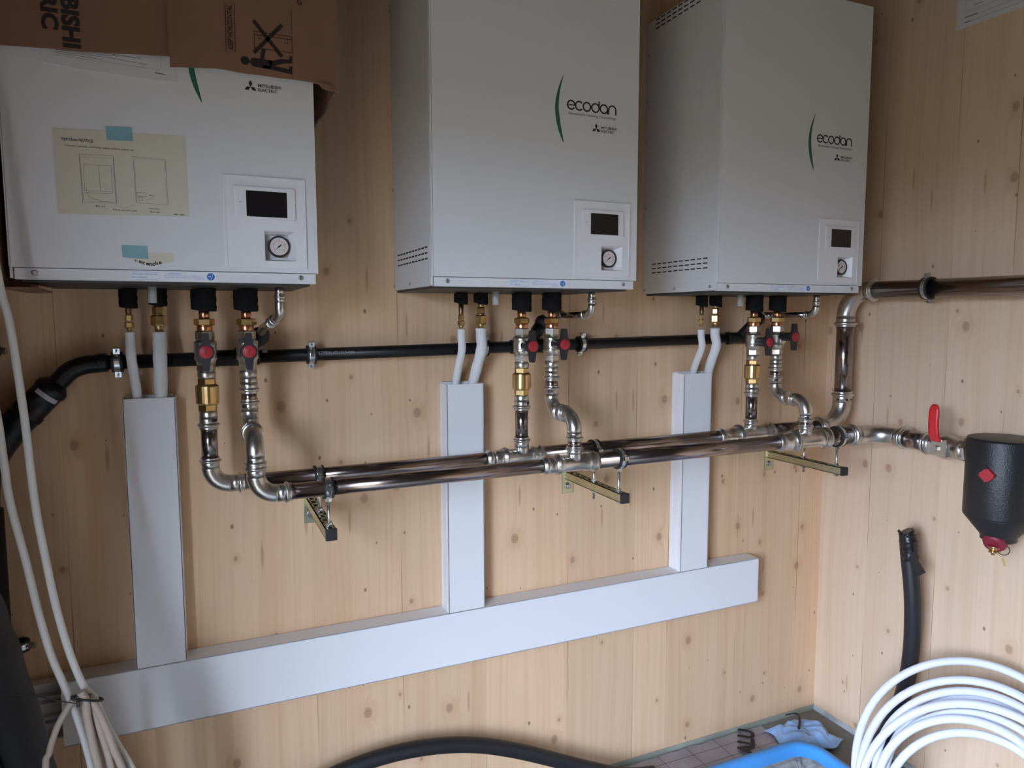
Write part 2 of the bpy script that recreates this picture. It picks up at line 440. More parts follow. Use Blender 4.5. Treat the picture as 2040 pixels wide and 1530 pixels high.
# ================================================================ hydro boxes
def arcpts(cx, cz, r, a0, a1, n=16): return [(cx+r*cos(R_(a0+(a1-a0)*k/n)), cz+r*sin(R_(a0+(a1-a0)*k/n))) for k in range(n+1)]
F = -.3525
def make_unit():
    t = thing('wall_heating_unit', (-.1145, 0, 0), '', 'heating unit')
    # sheet steel casing
    b = MB(); b.use('side'); b.box((.002, 0, .002), (.528, -.328, .808), .0015)
    b.use('side'); b.box((-.004, -.326, .002), (.001, -.3445, .809), .001)
    b.build('casing', None, t)
    b = MB().box((.010, -.004, -.004), (.516, -.330, .003), .001); b.build('bottom_tray', 'tray', t)
    for zs in ((.090, .077, .064), (.802, .790, .778)):
        b = MB()
        for z in zs:
            for k in range(10): b.box((.0012, -.045-k*.0265, z-.0016), (.0022, -.063-k*.0265, z+.0016))
        b.build('vent_slots', 'slot', t)
    # front door sheet with an opening for the gauge
    g0, g1, h0, h1 = .427, .4865, .0445, .1035
    b = MB()
    b.box((0, -.334, .0215), (g0, F, .8106), 0); b.box((g1, -.334, .0215), (.530, F, .8106)); b.box((g0, -.334, .0215), (g1, F, h0)); b.box((g0, -.334, h1), (g1, F, .8106))
    fp = b.build('front_panel', 'white', t)
    fp2 = MB().box((-.0035, -.3300, .0215), (-.0005, F+.001, .8106), .001).build('door_edge', 'white', fp)
    b = MB().box((.003, -.330, .0), (.526, -.3465, .0205), .0015)
    st = b.build('bottom_strip', 'white', t)
    for x in (.034, .496):
        b = MB().lathe((x, -.3462, .012), (0,-1,0), [(0,.0052),(.0015,.0052),(.0028,.0038),(.0030,.0018),(.0018,.0014)], 16); b.build('screw', 'screw', st)
    for y, z in ((-.006,.013),(-.157,.0125),(-.314,.0125),(-.008,.262),(-.010,.577),(-.010,.712)):
        MB().lathe((.0022, y, z), (-1,0,0), [(0,.0042),(.0015,.0042),(.0024,.0028)], 12).build('screw', 'screw', t)
    # controller plate
    y0 = F; y1 = F-.0022
    b = MB(); c0, c1, e0, e1 = .3515, .5085, .030, .2085
    for A, B_ in (((c0, e0), (g0, e1)), ((g1, e0), (c1, e1)), ((g0, e0), (g1, h0)), ((g0, h1), (g1, e1))):
        b.box((A[0], y0, A[1]), (B_[0], y1, B_[1]))
    # soft rim
    for (A, B_) in (((c0, e0), (c0+.006, e1)), ((c1-.004, e0), (c1, e1)), ((c0, e1-.004), (c1, e1))):
        b.box((A[0], y1, A[1]), (B_[0], y1-.0012, B_[1]), .0005)
    cp = b.build('controller_plate', 'white2', t)
    b = MB().box((.373, y1, .1255), (.488, y1-.0040, .1885), .0018); rm = b.build('remote_controller', 'white2', cp)
    b = MB().box((.3945, y1-.0030, .1300), (.4715, y1-.0046, .1800), .0003); b.build('screen', 'screen', rm)
    b = MB().lathe((.3835, y1-.0038, .157), (0,-1,0), [(0,.001),(.0006,.001)], 10); b.build('indicator_light', 'ink', rm)
    # recessed gauge pocket: splayed walls
    b = MB(); o_ = [(g0,h0),(g1,h0),(g1,h1),(g0,h1)]; i_ = [(g0+.003,h0+.004),(g1-.014,h0+.004),(g1-.014,h1-.007),(g0+.003,h1-.007)]
    A = [b.bm.verts.new((x, y1-.0002, z)) for x, z in o_]; B_ = [b.bm.verts.new((x, -.3345, z)) for x, z in i_]
    for k in range(4): b._f([A[k], A[(k+1)%4], B_[(k+1)%4], B_[k]])
    b._f(B_); gp = b.build('gauge_pocket', 'white2', cp)
    gx, gz = .4555, .0745
    gb = MB().lathe((gx, -.3340, gz), (0,-1,0), [(0,.0215),(.010,.0215),(.0115,.0205),(.0115,.0182),(.009,.0178),(.009,.0)], 40); ga = gb.build('pressure_gauge', 'black', cp)
    MB().lathe((gx, -.3428, gz), (0,-1,0), [(0,.0178),(.0006,.0178)], 36).build('dial', 'dial', ga)
    b = MB(); b.use('redink'); b.stroke(arcpts(gx, gz, .0115, 220, -40, 24), .0005, -.3436, -.3438)
    b.use('ink')
    for k in range(5):
        a = R_(225-k*67.5); b.seg((gx+cos(a)*.0125, gz+sin(a)*.0125), (gx+cos(a)*.0150, gz+sin(a)*.0150), .0005, -.3436, -.3438)
        b.text(str(k), gx+cos(a)*.0088-.0007, gz+sin(a)*.0088-.001, -.3438, height=.0021)
    b.text('bar', gx-.0015, gz-.0075, -.3438, height=.0018)
    b.build('scale', None, ga)
    a = R_(222)
    b = MB(); b.stroke([(gx-cos(a)*.006, gz-sin(a)*.006), (gx, gz)], .0022, -.3440, -.3446)
    b.poly([(gx-sin(a)*.0010, gz+cos(a)*.0010), (gx+cos(a)*.0125, gz+sin(a)*.0125), (gx+sin(a)*.0010, gz-cos(a)*.0010)], -.3440, -.3446)
    b.lathe((gx, -.3440, gz), (0,-1,0), [(0,.0019),(.001,.0019)], 12); b.build('needle', 'ink', ga)
    # logo
    L0, L1 = F-.0001, F-.0006
    o1 = [(.3235,.4960),(.3125,.4740),(.3040,.4480),(.2995,.4180),(.3030,.3870),(.3105,.3620),(.3210,.3400)]
    o2 = [(.3222,.3410),(.3180,.3620),(.3130,.3870),(.3090,.4180),(.3110,.4480),(.3165,.4740)]
    def sm(P_, n=6): return [(v.x, v.z) for v in smooth_path([(a_, 0, c_) for a_, c_ in P_], n)]
    P1 = sm(o1); P2 = sm([o1[-1]]+o2+[o1[0]])
    b = MB()
    P2r = list(reversed(P2))
    for k in range(len(P1)-1):
        t0 = k/(len(P1)-1); t1 = (k+1)/(len(P1)-1)
        def q(t_):
            f_ = t_*(len(P2r)-1); i = min(int(f_), len(P2r)-2); f_ -= i
            return (P2r[i][0]*(1-f_)+P2r[i+1][0]*f_, P2r[i][1]*(1-f_)+P2r[i+1][1]*f_)
        b.poly([P1[k], P1[k+1], q(t1), q(t0)], L0, L1)
    b.build('green_arc', 'green', fp)
    b = MB(); wd = .0034; r = .0099; cz = .4275; x = .331; adv = .0228
    def ring(cx, a0, a1): b.stroke(arcpts(cx, cz, r, a0, a1, 28), wd, L0, L1)
    cx = x+r+.0013
    ring(cx, 5, 325); b.seg((cx-r, cz), (cx+r+.0005, cz), .0026, L0, L1)
    cx += adv-.0012; ring(cx, 42, 318)
    cx += adv-.0022; b.stroke(arcpts(cx, cz, r, 0, 350, 30), wd, L0, L1, closed=True)
    cx += adv+.0006; b.stroke(arcpts(cx, cz, r, 0, 350, 30), wd, L0, L1, closed=True); b.seg((cx+r, cz+r*.1), (cx+r, cz+r*1.62), wd, L0, L1)
    cx += adv+.0006; b.stroke(arcpts(cx, cz, r, 0, 350, 30), wd, L0, L1, closed=True); b.seg((cx+r, cz), (cx+r, cz-r*1.12), wd, L0, L1)
    cx += adv-.0002; b.stroke([(cx-r+.001, cz-r*1.12)]+[(p, q) for p, q in reversed(arcpts(cx+.001, cz, r, 0, 180, 16))]+[(cx+r+.001, cz-r*1.12)], wd, L0, L1)
    b.build('lettering', 'ink', fp)
    MB().text('Renewable Heating Technology', .336, .4035, L1, width=.1295, height=.0080, shear=.05).build('slogan', 'inkg', fp)
    b = MB(); mx, mz = .4105, .3795
    for a in (90, 210, 330):
        d = (cos(R_(a)), sin(R_(a))); n_ = (-d[1], d[0]); l = .0125
        b.poly([(mx, mz), (mx+d[0]*l*.5+n_[0]*l*.29, mz+d[1]*l*.5+n_[1]*l*.29), (mx+d[0]*l, mz+d[1]*l), (mx+d[0]*l*.5-n_[0]*l*.29, mz+d[1]*l*.5-n_[1]*l*.29)], L0, L1)
    b.text('MITSUBISHI', .4245, .3808, L1, width=.0430, height=.0060, bold=.012); b.text('ELECTRIC', .4245, .3725, L1, width=.0360, height=.0060, bold=.012)
    b.build('maker_logo', 'ink', fp)
    # safety sticker on the strip
    k0, k1 = -.3466, -.3469
    sk = MB().box((.184, -.3464, .0018), (.336, k0, .0192)).build('safety_sticker', 'sticker', st)
    b = MB(); b.use('bluel'); b.stroke([(.186,.0035),(.234,.0035),(.234,.0175),(.186,.0175)], .0005, k0, k1, closed=True)
    b.text('Always observe', .188, .0112, k1, width=.043, height=.0042, bold=.01); b.text('for safety', .188, .0050, k1, width=.026, height=.0044, bold=.01)
    b.stroke([(.2440,.0140),(.2470,.0140),(.2455,.0168)], .0004, k0, k1, closed=True)
    b.text('WARNING', .2490, .0140, k1, width=.024, height=.0028, bold=.01)
    b.text('BEFORE OBTAINING ACCESS TO TERMINALS,', .2440, .0103, k1, width=.064, height=.0021)
    b.text('ALL SUPPLY CIRCUITS MUST BE DISCONNECTED.', .2440, .0070, k1, width=.070, height=.0021)
    b.text('(H003 SB)', .2960, .0040, k1, width=.017, height=.0018)
    b.use('blue'); b.lathe((.3252, k0, .0108), (0,-1,0), [(0,.0072),(.0003,.0072)], 28, smooth=False)
    b.use('sticker'); b.seg((.3205,.0112), (.3250,.0110), .0012, -.34691, -.34705); b.seg((.3252,.0055), (.3290,.0150), .0008, -.34691, -.34705)
    b.build('print', None, sk)
    MB().lathe((.2137, -.195, .002), (0,0,-1), [(0,.0085),(.040,.0085),(.040,.0070),(.030,.0068)], 18).build('grey_outlet_tube', 'greytube', t)
    return t
unit = make_unit(); UX = (-.1145, .6646, 1.4557)
unit['label'] = 'left white wall-hung heating unit, half under a cardboard carton, with papers taped on'
unit['group'] = 'white heating units in a row on the wall'
u2 = copy_tree(unit); u2.location = (UX[1], 0, 0); u2['label'] = 'middle white wall-hung heating unit with large green arc logo and black screen'
u3 = copy_tree(unit); u3.location = (UX[2], 0, 0); u3['label'] = 'right white wall-hung heating unit nearest the room corner, its top edge in view'

# ================================================================ trunking
def duct(name, parts, label, cat='trunking', group=None):
    t = thing(name, parts[0][0], label, cat, group); return t
def v_trunk(x0, x1, z0, z1, label):
    t = thing('vertical_trunking', ((x0+x1)/2, 0, z0), label, 'trunking', 'upright white trunking runs')
    b = MB().box((x0+.004, 0, z0+.001), (x1-.004, -.020, z1+.004)); wbuild(b, 'base', 'trunk', t)
    b = MB(); d = .0605; th = .0022
    b.box((x0, -.004, z0), (x0+th, -d, z1)); b.box((x1-th, -.004, z0), (x1, -d, z1)); b.box((x0, -d+th, z0), (x1, -d, z1), .0007)
    b.box((x0-.0012, -.001, z0), (x0+.001, -.012, z1)); b.box((x1-.001, -.001, z0), (x1+.0012, -.012, z1))
    b.box((x0-.0008, -.046, z0), (x0+.001, -.049, z1))
    wbuild(b, 'cover', 'trunk', t); return t
v_trunk(.0215, .1295, -.889, -.252, 'left upright white trunking below the carton-covered heating unit')
v_trunk(.7905, .8975, -.889, -.250, 'middle upright white trunking below the middle heating unit')
v_trunk(1.5740, 1.6830, -.889, -.248, 'right upright white trunking, nearest the room corner')
t = thing('horizontal_trunking', (.88, 0, -1.04), 'long horizontal white trunking along the lower wall joining the three upright runs', 'trunking')
b = MB(); b.box((-.131, -.0035, -.8885), (1.900, -.0620, -.8865)); b.box((-.131, -.0035, -1.040), (1.900, -.0620, -1.038)); b.box((-.131, -.0598, -1.040), (1.900, -.0620, -.8865), .0007)
b.box((1.8985, -.0035, -1.040), (1.9005, -.0620, -.8865)); wbuild(b, 'cover', 'trunk', t)
b = MB(); b.box((-.210, 0, -1.030), (1.894, -.0035, -.898))
for z in (-.899, -.935, -.952, -.985, -1.000, -1.030): b.box((-.210, 0, z-.002), (1.894, -.030 if z in (-.899, -1.030) else -.018, z+.002))
b.use('rubber'); b.mats = ['trunk', 'rubber']; b.box((-.205, -.004, -.962), (-.150, -.016, -.954)); wbuild(b, 'base', None, t)

# ================================================================ pipework
W1 = (.1975, .968, 1.759); W2 = (.2845, 1.0570, 1.8530)
YR, YF = -.158, -.288
NAMES = ('left', 'middle', 'right')
def zr(x): return -.4445+(x-.2)*.0052      # rear manifold height
def zf(x): return -.4465+(x-.3)*.0042
def sleeve_geo(b, x, y, z0, z1, r):
    pts = []; n = 9
    for k in range(n): pts.append((x+.0006*sin(k*2.1), y+.0006*cos(k*1.7), z0+(z1-z0)*k/(n-1)))
    b.sweep(pts, [r*(1+.015*sin(k*1.9)) for k in range(n)], 24)
def ball_valve(x, y, zt, label, hz, hy=-.2165, tilt=0, big=1.0):
    t = thing('ball_valve', (x, y, zt-.106), label, 'valve', 'butterfly valves under the heating units')
    b = MB(); hexa(b, (x, y, zt), -Z_, .0205, .020, rot=.3)
    b.lathe((x, y, zt-.019), -Z_, [(0,.0170),(.004,.0200),(.006,.0235),(.014,.0238),(.016,.0226),(.026,.0240),(.036,.0226),(.038,.0238),(.044,.0235),(.048,.0205),(.056,.0190)], 28)
    hexa(b, (x, y, zt-.072), -Z_, .0200, .018, rot=.3)
    b.lathe((x, y, zt-.089), -Z_, [(0,.0165),(.003,.0190),(.012,.0190),(.017,.0180)], 24)
    zc = zt-.045
    b.lathe((x, y-.015, zc), -Y_, [(0,.013),(.012,.012),(.014,.010)], 18)
    wbuild(b, 'valve_body', 'nickel', t)
    b = MB(); yb = y-.019
    b.lathe((x, yb, hz), -Y_, [(0,.0100),(.002,.0132),((yb-hy)-.010,.0135),((yb-hy)-.004,.0150),(yb-hy,.0150)], 24)
    ww = [(-.0065,.036),(-.0048,.039),(.0048,.039),(.0065,.036),(.0088,.016),(.0150,.008),(.0165,0),(.0150,-.008),(.0088,-.016),(.0062,-.036),(.0045,-.039),(-.0045,-.039),(-.0062,-.036),(-.0088,-.016),(-.0150,-.008),(-.0165,0),(-.0150,.008),(-.0088,.016)]
    b.poly([(x+p*1.06, hz+q*1.05) for p, q in ww], hy+.010, hy-.001)
    h = wbuild(b, 'butterfly_handle', 'black', t)
    b = MB(); b.use('red'); b.lathe((x, hy-.0005, hz), -Y_, [(0,.0139),(.0022,.0139),(.0030,.0129),(.0030,0)], 28)
    b.use('ink'); b.seg((x, hz-.006), (x, hz+.006), .0014, hy-.0034, hy-.0038)
    wbuild(b, 'red_cap', None, h); return t
def union_stub(x, y, zi, label, group):
    """insulated stub, copper end and union nut hanging under a unit; the nut ends at zi-.044"""
    t = thing('copper_union_stub', (x, y, zi-.046), label, 'pipe', group)
    b = MB(); sleeve_geo(b, x, y, zi, -.0035, .0262); wbuild(b, 'foam_sleeve', 'foam', t)
    b = MB().lathe((x, y, zi+.004), -Z_, [(0,.0112),(.030,.0112)], 22); wbuild(b, 'copper_pipe', 'copper', t)
    b = MB(); hexa(b, (x, y, zi-.019), -Z_, .0215, .015, rot=.55); wbuild(b, 'union_nut', 'brass', t)
    b = MB().lathe((x, y, zi-.034), -Z_, [(0,.0165),(.004,.0158),(.006,.0165),(.010,.0155),(.012,.0160)], 24); wbuild(b, 'copper_collar', 'copper', t)
    return t
for i in range(3):
    who = NAMES[i]
    union_stub(W1[i], YR, -.052, 'foam-sleeved copper stub above the brass check valve, %s heating unit' % who, 'foam-sleeved copper stubs')
    union_stub(W2[i], YR, -.052, 'foam-sleeved copper stub above the pipe with the double bend, %s heating unit' % who, 'foam-sleeved copper stubs')
    ball_valve(W1[i], YR, -.0975, 'butterfly valve above the brass check valve, %s heating unit' % who, -.1425-.0015*i, hy=(-.2165, -.2270, -.2260)[i])
    ball_valve(W2[i], YR, -.0975, 'butterfly valve above the pipe with the double bend, %s heating unit' % who, (-.143, -.140, -.131)[i], hy=(-.2165, -.2330, -.2340)[i])
    # check valve
    x = W1[i]
    t = thing('check_valve', (x, YR, -.276), 'golden brass check valve under the butterfly valve of the %s heating unit' % who, 'valve', 'brass check valves')
    b = MB(); hexa(b, (x, YR, -.203), -Z_, .0198, .014, rot=.2); wbuild(b, 'upper_nut', 'brass', t)
    b = MB().lathe((x, YR, -.216), -Z_, [(0,.0190),(.004,.0245),(.006,.0248),(.040,.0248),(.042,.0245),(.046,.0205)], 26, smooth=False); wbuild(b, 'valve_body', 'brass', t)
    b = MB(); hexa(b, (x, YR, -.261), -Z_, .0205, .015, rot=.2); wbuild(b, 'lower_nut', 'brass', t)
    # rear riser
    t = thing('straight_riser', (x, YR, -.40), 'straight steel riser below the brass check valve, %s heating unit' % who, 'pipe', 'straight risers to the rear manifold')
    b = MB(); b.lathe((x, YR, -.2755), -Z_, [(0,.0178),(.004,.0192),(.016,.0192),(.018,.0188)], 24); socket(b, (x, YR, -.288), -Z_, .0178, .028)
    wbuild(b, 'press_adapter', 'fit', t)
    zb = (-.386, -.392, -.386)[i]
    wbuild(MB().lathe((x, YR, -.310), -Z_, [(0,.0175),(-(.310+zb),.0175)], 28), 'pipe', 'steel', t)
    b = MB(); patch(b, (x, YR, -.296), Z_, .0200, 20, 60, .004)
    if i:
        wbuild(b, 'marker_patch', 'mark', t); b = MB()
        for zz in (-.330, -.372):
            for sg in (-1, 1):
                p = [Vector((x+.0176*sin(R_(a_)), YR-.0176*cos(R_(a_)), zz+sg*(a_-10)*.0006)) for a_ in range(-6, 28, 4)]
                b.sweep(p, .0006, 5)
    wbuild(b, 'marker_signs' if i else 'marker_patch', 'mark', t)
    # riser with double bend
    x = W2[i]
    t = thing('offset_riser', (x, YF, -.42), 'steel riser with a double bend coming forward, %s heating unit' % who, 'pipe', 'double-bend risers to the front manifold')
    b = MB(); b.lathe((x, YR, -.2035), -Z_, [(0,.0170),(.003,.0188),(.012,.0188),(.013,.0185)], 24); socket(b, (x, YR, -.214), -Z_, .0172, .026)
    wbuild(b, 'press_adapter', 'fit', t)
    wbuild(MB().lathe((x, YR, -.230), -Z_, [(0,.0172),(.040,.0172)], 28), 'short_pipe', 'steel', t)
    R = .042; z0 = -.279
    b = MB(); b.sweep(arc((x, YR, z0), -Z_, -Y_, R, 12), .0188, 28); socket(b, (x, YR, z0+.002), Z_, .0172, .024); socket(b, (x, YR-R+.001, z0-R), -Y_, .0172, .014)
    wbuild(b, 'upper_elbow', 'fit', t)
    y2 = YF+R
    b = MB(); b.sweep(arc((x, y2, z0-R), -Y_, -Z_, R, 12), .0190, 28); socket(b, (x, y2-.001, z0-R), Y_, .0172, .014); socket(b, (x, YF, z0-2*R+.002), -Z_, .0172, .024)
    wbuild(b, 'lower_elbow', 'fit', t)
    wbuild(MB().lathe((x, YF, -.380), -Z_, [(0,.0174),(.022,.0174)], 24), 'short_pipe', 'steel', t)
    wbuild(patch(MB(), (x, YF, -.371), Z_, .0197, -60, -20, .0035), 'marker_patch', 'mark', t); wbuild(patch(MB(), (x, YR, -.268), Z_, .0197, -55, -20, .004), 'marker_patch', 'mark', t)
    # drain from the unit
    x = UX[i]+.4625; y = -.25
    t = thing('drain_pipe', (x, y, -.08), 'thin steel drain pipe with elbow under the %s heating unit' % who, 'pipe', 'drain pipes under the heating units')
    b = MB().lathe((x, y, -.003), -Z_, [(0,.0090),(.018,.0090)], 20); wbuild(b, 'stub', 'fit', t)
    b = MB(); socket(b, (x, y, -.036), Z_, .0092, .017)
    if i == 0:
        pts = [(x, y, -.036), (x, y, -.052), (x-.001, y+.006, -.062), (x-.006, y+.020, -.070)]
        b.sweep(smooth_path(pts, 5), .0103, 20); socket(b, (x-.006, y+.020, -.070), (-.25, .9, -.30), .0094, .020)
        wbuild(b, 'elbow', 'fit', t)
        d = Vector((-.25, .9, -.30)).normalized(); p0 = Vector((x-.006, y+.020, -.070))
        b = MB().sweep([p0+d*.016, p0+d*.05], .0088, 18); socket(b, p0+d*.045, -d, .0092, .015)
        e = p0+d*.052; f_ = Vector((.318, -.105, -.105))
        b.sweep(smooth_path([p0+d*.045, e, (e+f_)/2+Vector((0,0,.004)), f_], 5), .0100, 18); socket(b, f_, (f_-e), .0094, .016); wbuild(b, 'tail_pipe', 'fit', t)
    else:
        b.sweep(arc((x, y, -.036), -Z_, Y_, .027, 8), .0103, 20); socket(b, (x, y+.026, -.063), Y_, .0092, .017); wbuild(b, 'elbow', 'fit', t)
        wbuild(MB().sweep([(x, y+.036, -.0635), (x, -.075, -.0645)], .0088, 18), 'tail_pipe', 'steel', t)
        b = MB(); b.sweep(arc((x, -.078, -.0645), Y_, -X_, .026, 8), .0103, 18); socket(b, (x, -.080, -.0645), -Y_, .0092, .016); wbuild(b, 'back_elbow', 'fit', t)

def manifold(name, y, zfun, tees, xs, x_end, label):
    t = thing(name, (xs, y, zfun(xs)), label, 'pipe')
    r = [.0176, .0212, .0268]; xa = xs; prev = xs
    for k, (xt, left, right) in enumerate(tees):
        r0, r1 = r[k], r[k+1]
        wbuild(MB().sweep([(prev, y, zfun(prev)), (xt-left+.012, y, zfun(xt-left))], r0, 32), 'pipe', 'steel', t)
        # reducer
        b = MB(); p = Vector((xt-left, y, zfun(xt-left))); n_ = left-.062
        b.lathe(p, X_, [(0, r0), (0, r0*1.06), (.004, r0*1.08), (.007, r0*1.28), (.013, r0*1.30), (.018, r0*1.10), (.022, r0*1.03), (n_*.50, r0*1.03), (n_*.62, r0*1.10), (n_*.80, r1*1.02), (n_+.012, r1*1.0)], 30)
        wbuild(b, 'reducer', 'fit', t)
        # tee
        b = MB(); q0 = Vector((xt-.058, y, zfun(xt))); L = .058+right
        R1 = r1*1.07
        b.lathe(q0, X_, [(0, r1), (0, R1), (.004, R1*.99), (.007, r1*1.24), (.013, r1*1.26), (.018, R1), (.024, R1*.98), (.032, r1*.96), (L-.042, r1*.96), (L-.036, R1*1.0), (L-.034, R1*1.04), (L-.030, R1*1.04), (L-.027, R1*.97), (L-.019, R1*.97), (L-.014, r1*1.26), (L-.008, r1*1.24), (L-.005, R1), (L, R1), (L, r1)], 34)
        zt = zfun(xt)
        b.lathe((xt, y, zt), Z_, [(0, .0188), (r1+.004, .0190), (r1+.008, .0188)], 26)
        top = -.399 if y == YF else -.389
        socket(b, (xt, y, zt+r1+.004), Z_, .0175, max(.016, top-(zt+r1+.004)))
        wbuild(b, 'tee_fitting', 'fit', t)
        b = MB(); patch(b, (xt-.034, y, zt), X_, R1*1.003, -80, -40, .005); patch(b, (xt+right-.026, y, zt), X_, R1*1.003, -75, -45, .003)
        for sg in (-1, 1): b.sweep([(xt-.022+a_*.006, y-R1*1.002*sin(R_(55+sg*a_*6)), zt+R1*1.002*cos(R_(55+sg*a_*6))) for a_ in (-2,-1,0,1,2)], .0006, 5)
        wbuild(b, 'marker_signs', 'mark', t)
        prev = xt+right-.012
    wbuild(MB().sweep([(prev, y, zfun(prev)), (x_end, y, zfun(x_end))], r[-1], 32), 'pipe', 'steel', t)
    return t
# rear manifold and its riser in the corner
t = manifold('rear_manifold_pipe', YR, zr, [(W1[1], .105, .062), (W1[2], .128, .085)], .262, 2.045, 'rear steel manifold pipe, rising in the corner and running off above')
x = W1[0]; R = .042; zz = zr(.24)
b = MB(); b.sweep(arc((x, YR, zz+R), -Z_, X_, R, 14), .0192, 30); socket(b, (x, YR, zz+R-.001), Z_, .0176, .022); socket(b, (x+R-.001, YR, zz), X_, .0176, .030); wbuild(b, 'elbow', 'fit', t)
b = MB(); patch(b, (x+R+.006, YR, zz), X_, .0197, -50, -10, .004); patch(b, (x+R+.032, YR, zz), X_, .0185, -60, 0, .004); wbuild(b, 'marker_signs', 'mark', t)
ze = zr(2.06); XR = 2.150; RR = .085
b = MB(); b.sweep(arc((XR-RR, YR, ze), X_, Z_, RR, 14), .0285, 34); socket(b, (XR-RR+.002, YR, ze), -X_, .0268, .032); socket(b, (XR, YR, ze+RR-.002), Z_, .0268, .034); wbuild(b, 'lower_elbow', 'fit', t)
wbuild(MB().sweep([(XR, YR, ze+RR+.02), (XR, YR, -.085)], .0268, 34), 'riser', 'steel', t)
b = MB(); b.sweep(arc((XR, YR, -.071), Z_, -Y_, RR, 14), .0285, 34); socket(b, (XR, YR, -.069), -Z_, .0268, .034); socket(b, (XR, YR-RR+.002, .014), -Y_, .0268, .030); wbuild(b, 'upper_elbow', 'fit', t)
wbuild(MB().sweep([(XR, YR-RR-.012, .014), (XR, -1.45, .006)], .0272, 34), 'wall_pipe', 'steel', t)
b = MB()
for a in (-75, -20, 15): patch(b, (XR, YR, ze+RR+.006), Z_, .0300, a-8, a+8, .0035)
wbuild(b, 'marker_signs', 'mark', t)
# front manifold and its run to the separator
t = manifold('front_manifold_pipe', YF, zf, [(W2[1], .093, .066), (W2[2], .112, .092)], .340, 2.035, 'front steel manifold pipe, running to the black separator')
x = W2[0]; R = .042; zz = zf(.32)
b = MB(); b.sweep(arc((x, YF, zz+R), -Z_, X_, R, 14), .0194, 30); socket(b, (x, YF, zz+R-.001), Z_, .0176, .026); socket(b, (x+R-.001, YF, zz), X_, .0176, .030); wbuild(b, 'elbow', 'fit', t)
ze = zf(2.05)
b = MB(); b.sweep(arc((XR-RR, YF, ze), X_, -Y_, RR, 14), .0285, 34); socket(b, (XR-RR+.002, YF, ze), -X_, .0268, .036); socket(b, (XR, YF-RR+.002, ze), -Y_, .0268, .030); wbuild(b, 'corner_elbow', 'fit', t)
wbuild(MB().sweep([(XR, YF-RR-.012, ze), (XR, -.480, ze-.004)], .0268, 34), 'pipe', 'steel', t)
b = MB(); socket(b, (XR, -.486, ze-.004), Y_, .0262, .026); hexa(b, (XR, -.484, ze-.004), -Y_, .0315, .016, rot=.2); wbuild(b, 'press_adapter', 'fit', t)

# lever valve before the separator
zl = ze-.005
t = thing('lever_valve', (XR, -.535, zl-.035), 'ball valve with a red lever beside the black separator', 'valve')
b = MB(); hexa(b, (XR, -.496, zl), -Y_, .0330, .014, rot=.25)
b.lathe((XR, -.508, zl), -Y_, [(0,.028),(.006,.033),(.020,.0375),(.034,.036),(.046,.031),(.060,.030),(.062,.032),(.080,.032)], 30)
hexa(b, (XR, -.580, zl), -Y_, .0345, .020, rot=.25)
b.lathe((XR-.030, -.532, zl), -X_, [(0,.012),(.012,.011),(.016,.009)], 18)
wbuild(b, 'valve_body', 'nickel', t)
b = MB(); b.box((XR-.050, -.560, zl-.020), (XR-.046, -.514, zl+.026), .001); lathe_c = (XR-.046, -.532, zl)
b.box((XR-.052, -.546, zl+.020), (XR-.048, -.516, zl+.034)); hexa(b, (XR-.050, -.532, zl), -X_, .0085, .007)
lv = wbuild(b, 'lever_plate', 'zinc', t)
b = MB(); P = [(XR-.052, zl+.022), (XR-.064, zl+.042), (XR-.068, zl+.080), (XR-.066, zl+.128)]
n = 10
yc = -.5315
pts = smooth_path([(p, yc, q) for p, q in P], 5)
b.sweep(pts, [.0148]*(len(pts)-3)+[.0142, .0115, .0055], 20, shape=lambda a_: 1.0/max(abs(cos(a_))*3.4, abs(sin(a_))) if True else 1)
hd = wbuild(b, 'red_grip', 'redlever', lv)
# separator
SX, SY, SZ = XR, -.686, -.606
t = thing('separator', (SX, SY, -.70), 'black insulated dirt separator hanging at the end of the lower pipe', 'separator')
b = MB().lathe((SX, SY, SZ), Z_, [(0,.0865),(.004,.0872),(.206,.0868),(.211,.0848),(.2125,.080),(.2125,0)], 48); wbuild(b, 'cylinder_shell', 'tank', t)
b = MB().lathe((SX, SY, SZ+.002), -Z_, [(0,.0868),(.004,.0860),(.056,.0440),(.060,.0430),(.068,.0430),(.070,.040)], 48); wbuild(b, 'cone_shell', 'tank', t)
tc = (Vector((.18, -1.87, 0))-Vector((SX, SY, 0))); ang = atan2(tc.y, tc.x)-R_(20)
D = Vector((cos(ang), sin(ang), 0)); T_ = Vector((-sin(ang), cos(ang), 0)); P0 = Vector((SX, SY, -.483))
b = MB(); b.obox(P0+D*.0855-T_*.007, T_+Z_, Z_-T_, D, (.0185, .0185, .0045)); kb = wbuild(b, 'knob_seat', 'slot', t)
b = MB(); b.obox(P0+D*.094, T_+Z_, Z_-T_, D, (.0145, .0115, .007)); b.obox(P0+D*.094, T_+Z_, Z_-T_, D, (.0105, .0145, .0065)); wbuild(b, 'red_knob', 'red', kb)
ang2 = atan2(tc.y, tc.x)-R_(16); D2 = Vector((cos(ang2), sin(ang2), 0))
b = MB(); P1 = Vector((SX, SY, -.670)); b.lathe(P1+D2*.018, D2+Vector((0,0,-.55)), [(0,.029),(.012,.029),(.022,.024),(.024,.018)], 24); wbuild(b, 'drain_plug', 'darkred', t)
b = MB(); P2 = P1+D2*.030+Vector((0,0,-.018)); b.lathe(P2, (D2.x*.3, D2.y*.3, -1), [(0,.016),(.003,.016),(.004,.009),(.012,.009),(.012,.0115),(.016,.0115),(.017,.005),(.022,.004)], 20); wbuild(b, 'drain_cock', 'brass', t)
b = MB(); b.torus(P2+Vector((.016, -.016, -.006)), (D2.x, D2.y, .6), .0135, .0011, 24, 6); wbuild(b, 'cap_strap', 'rubber', t)
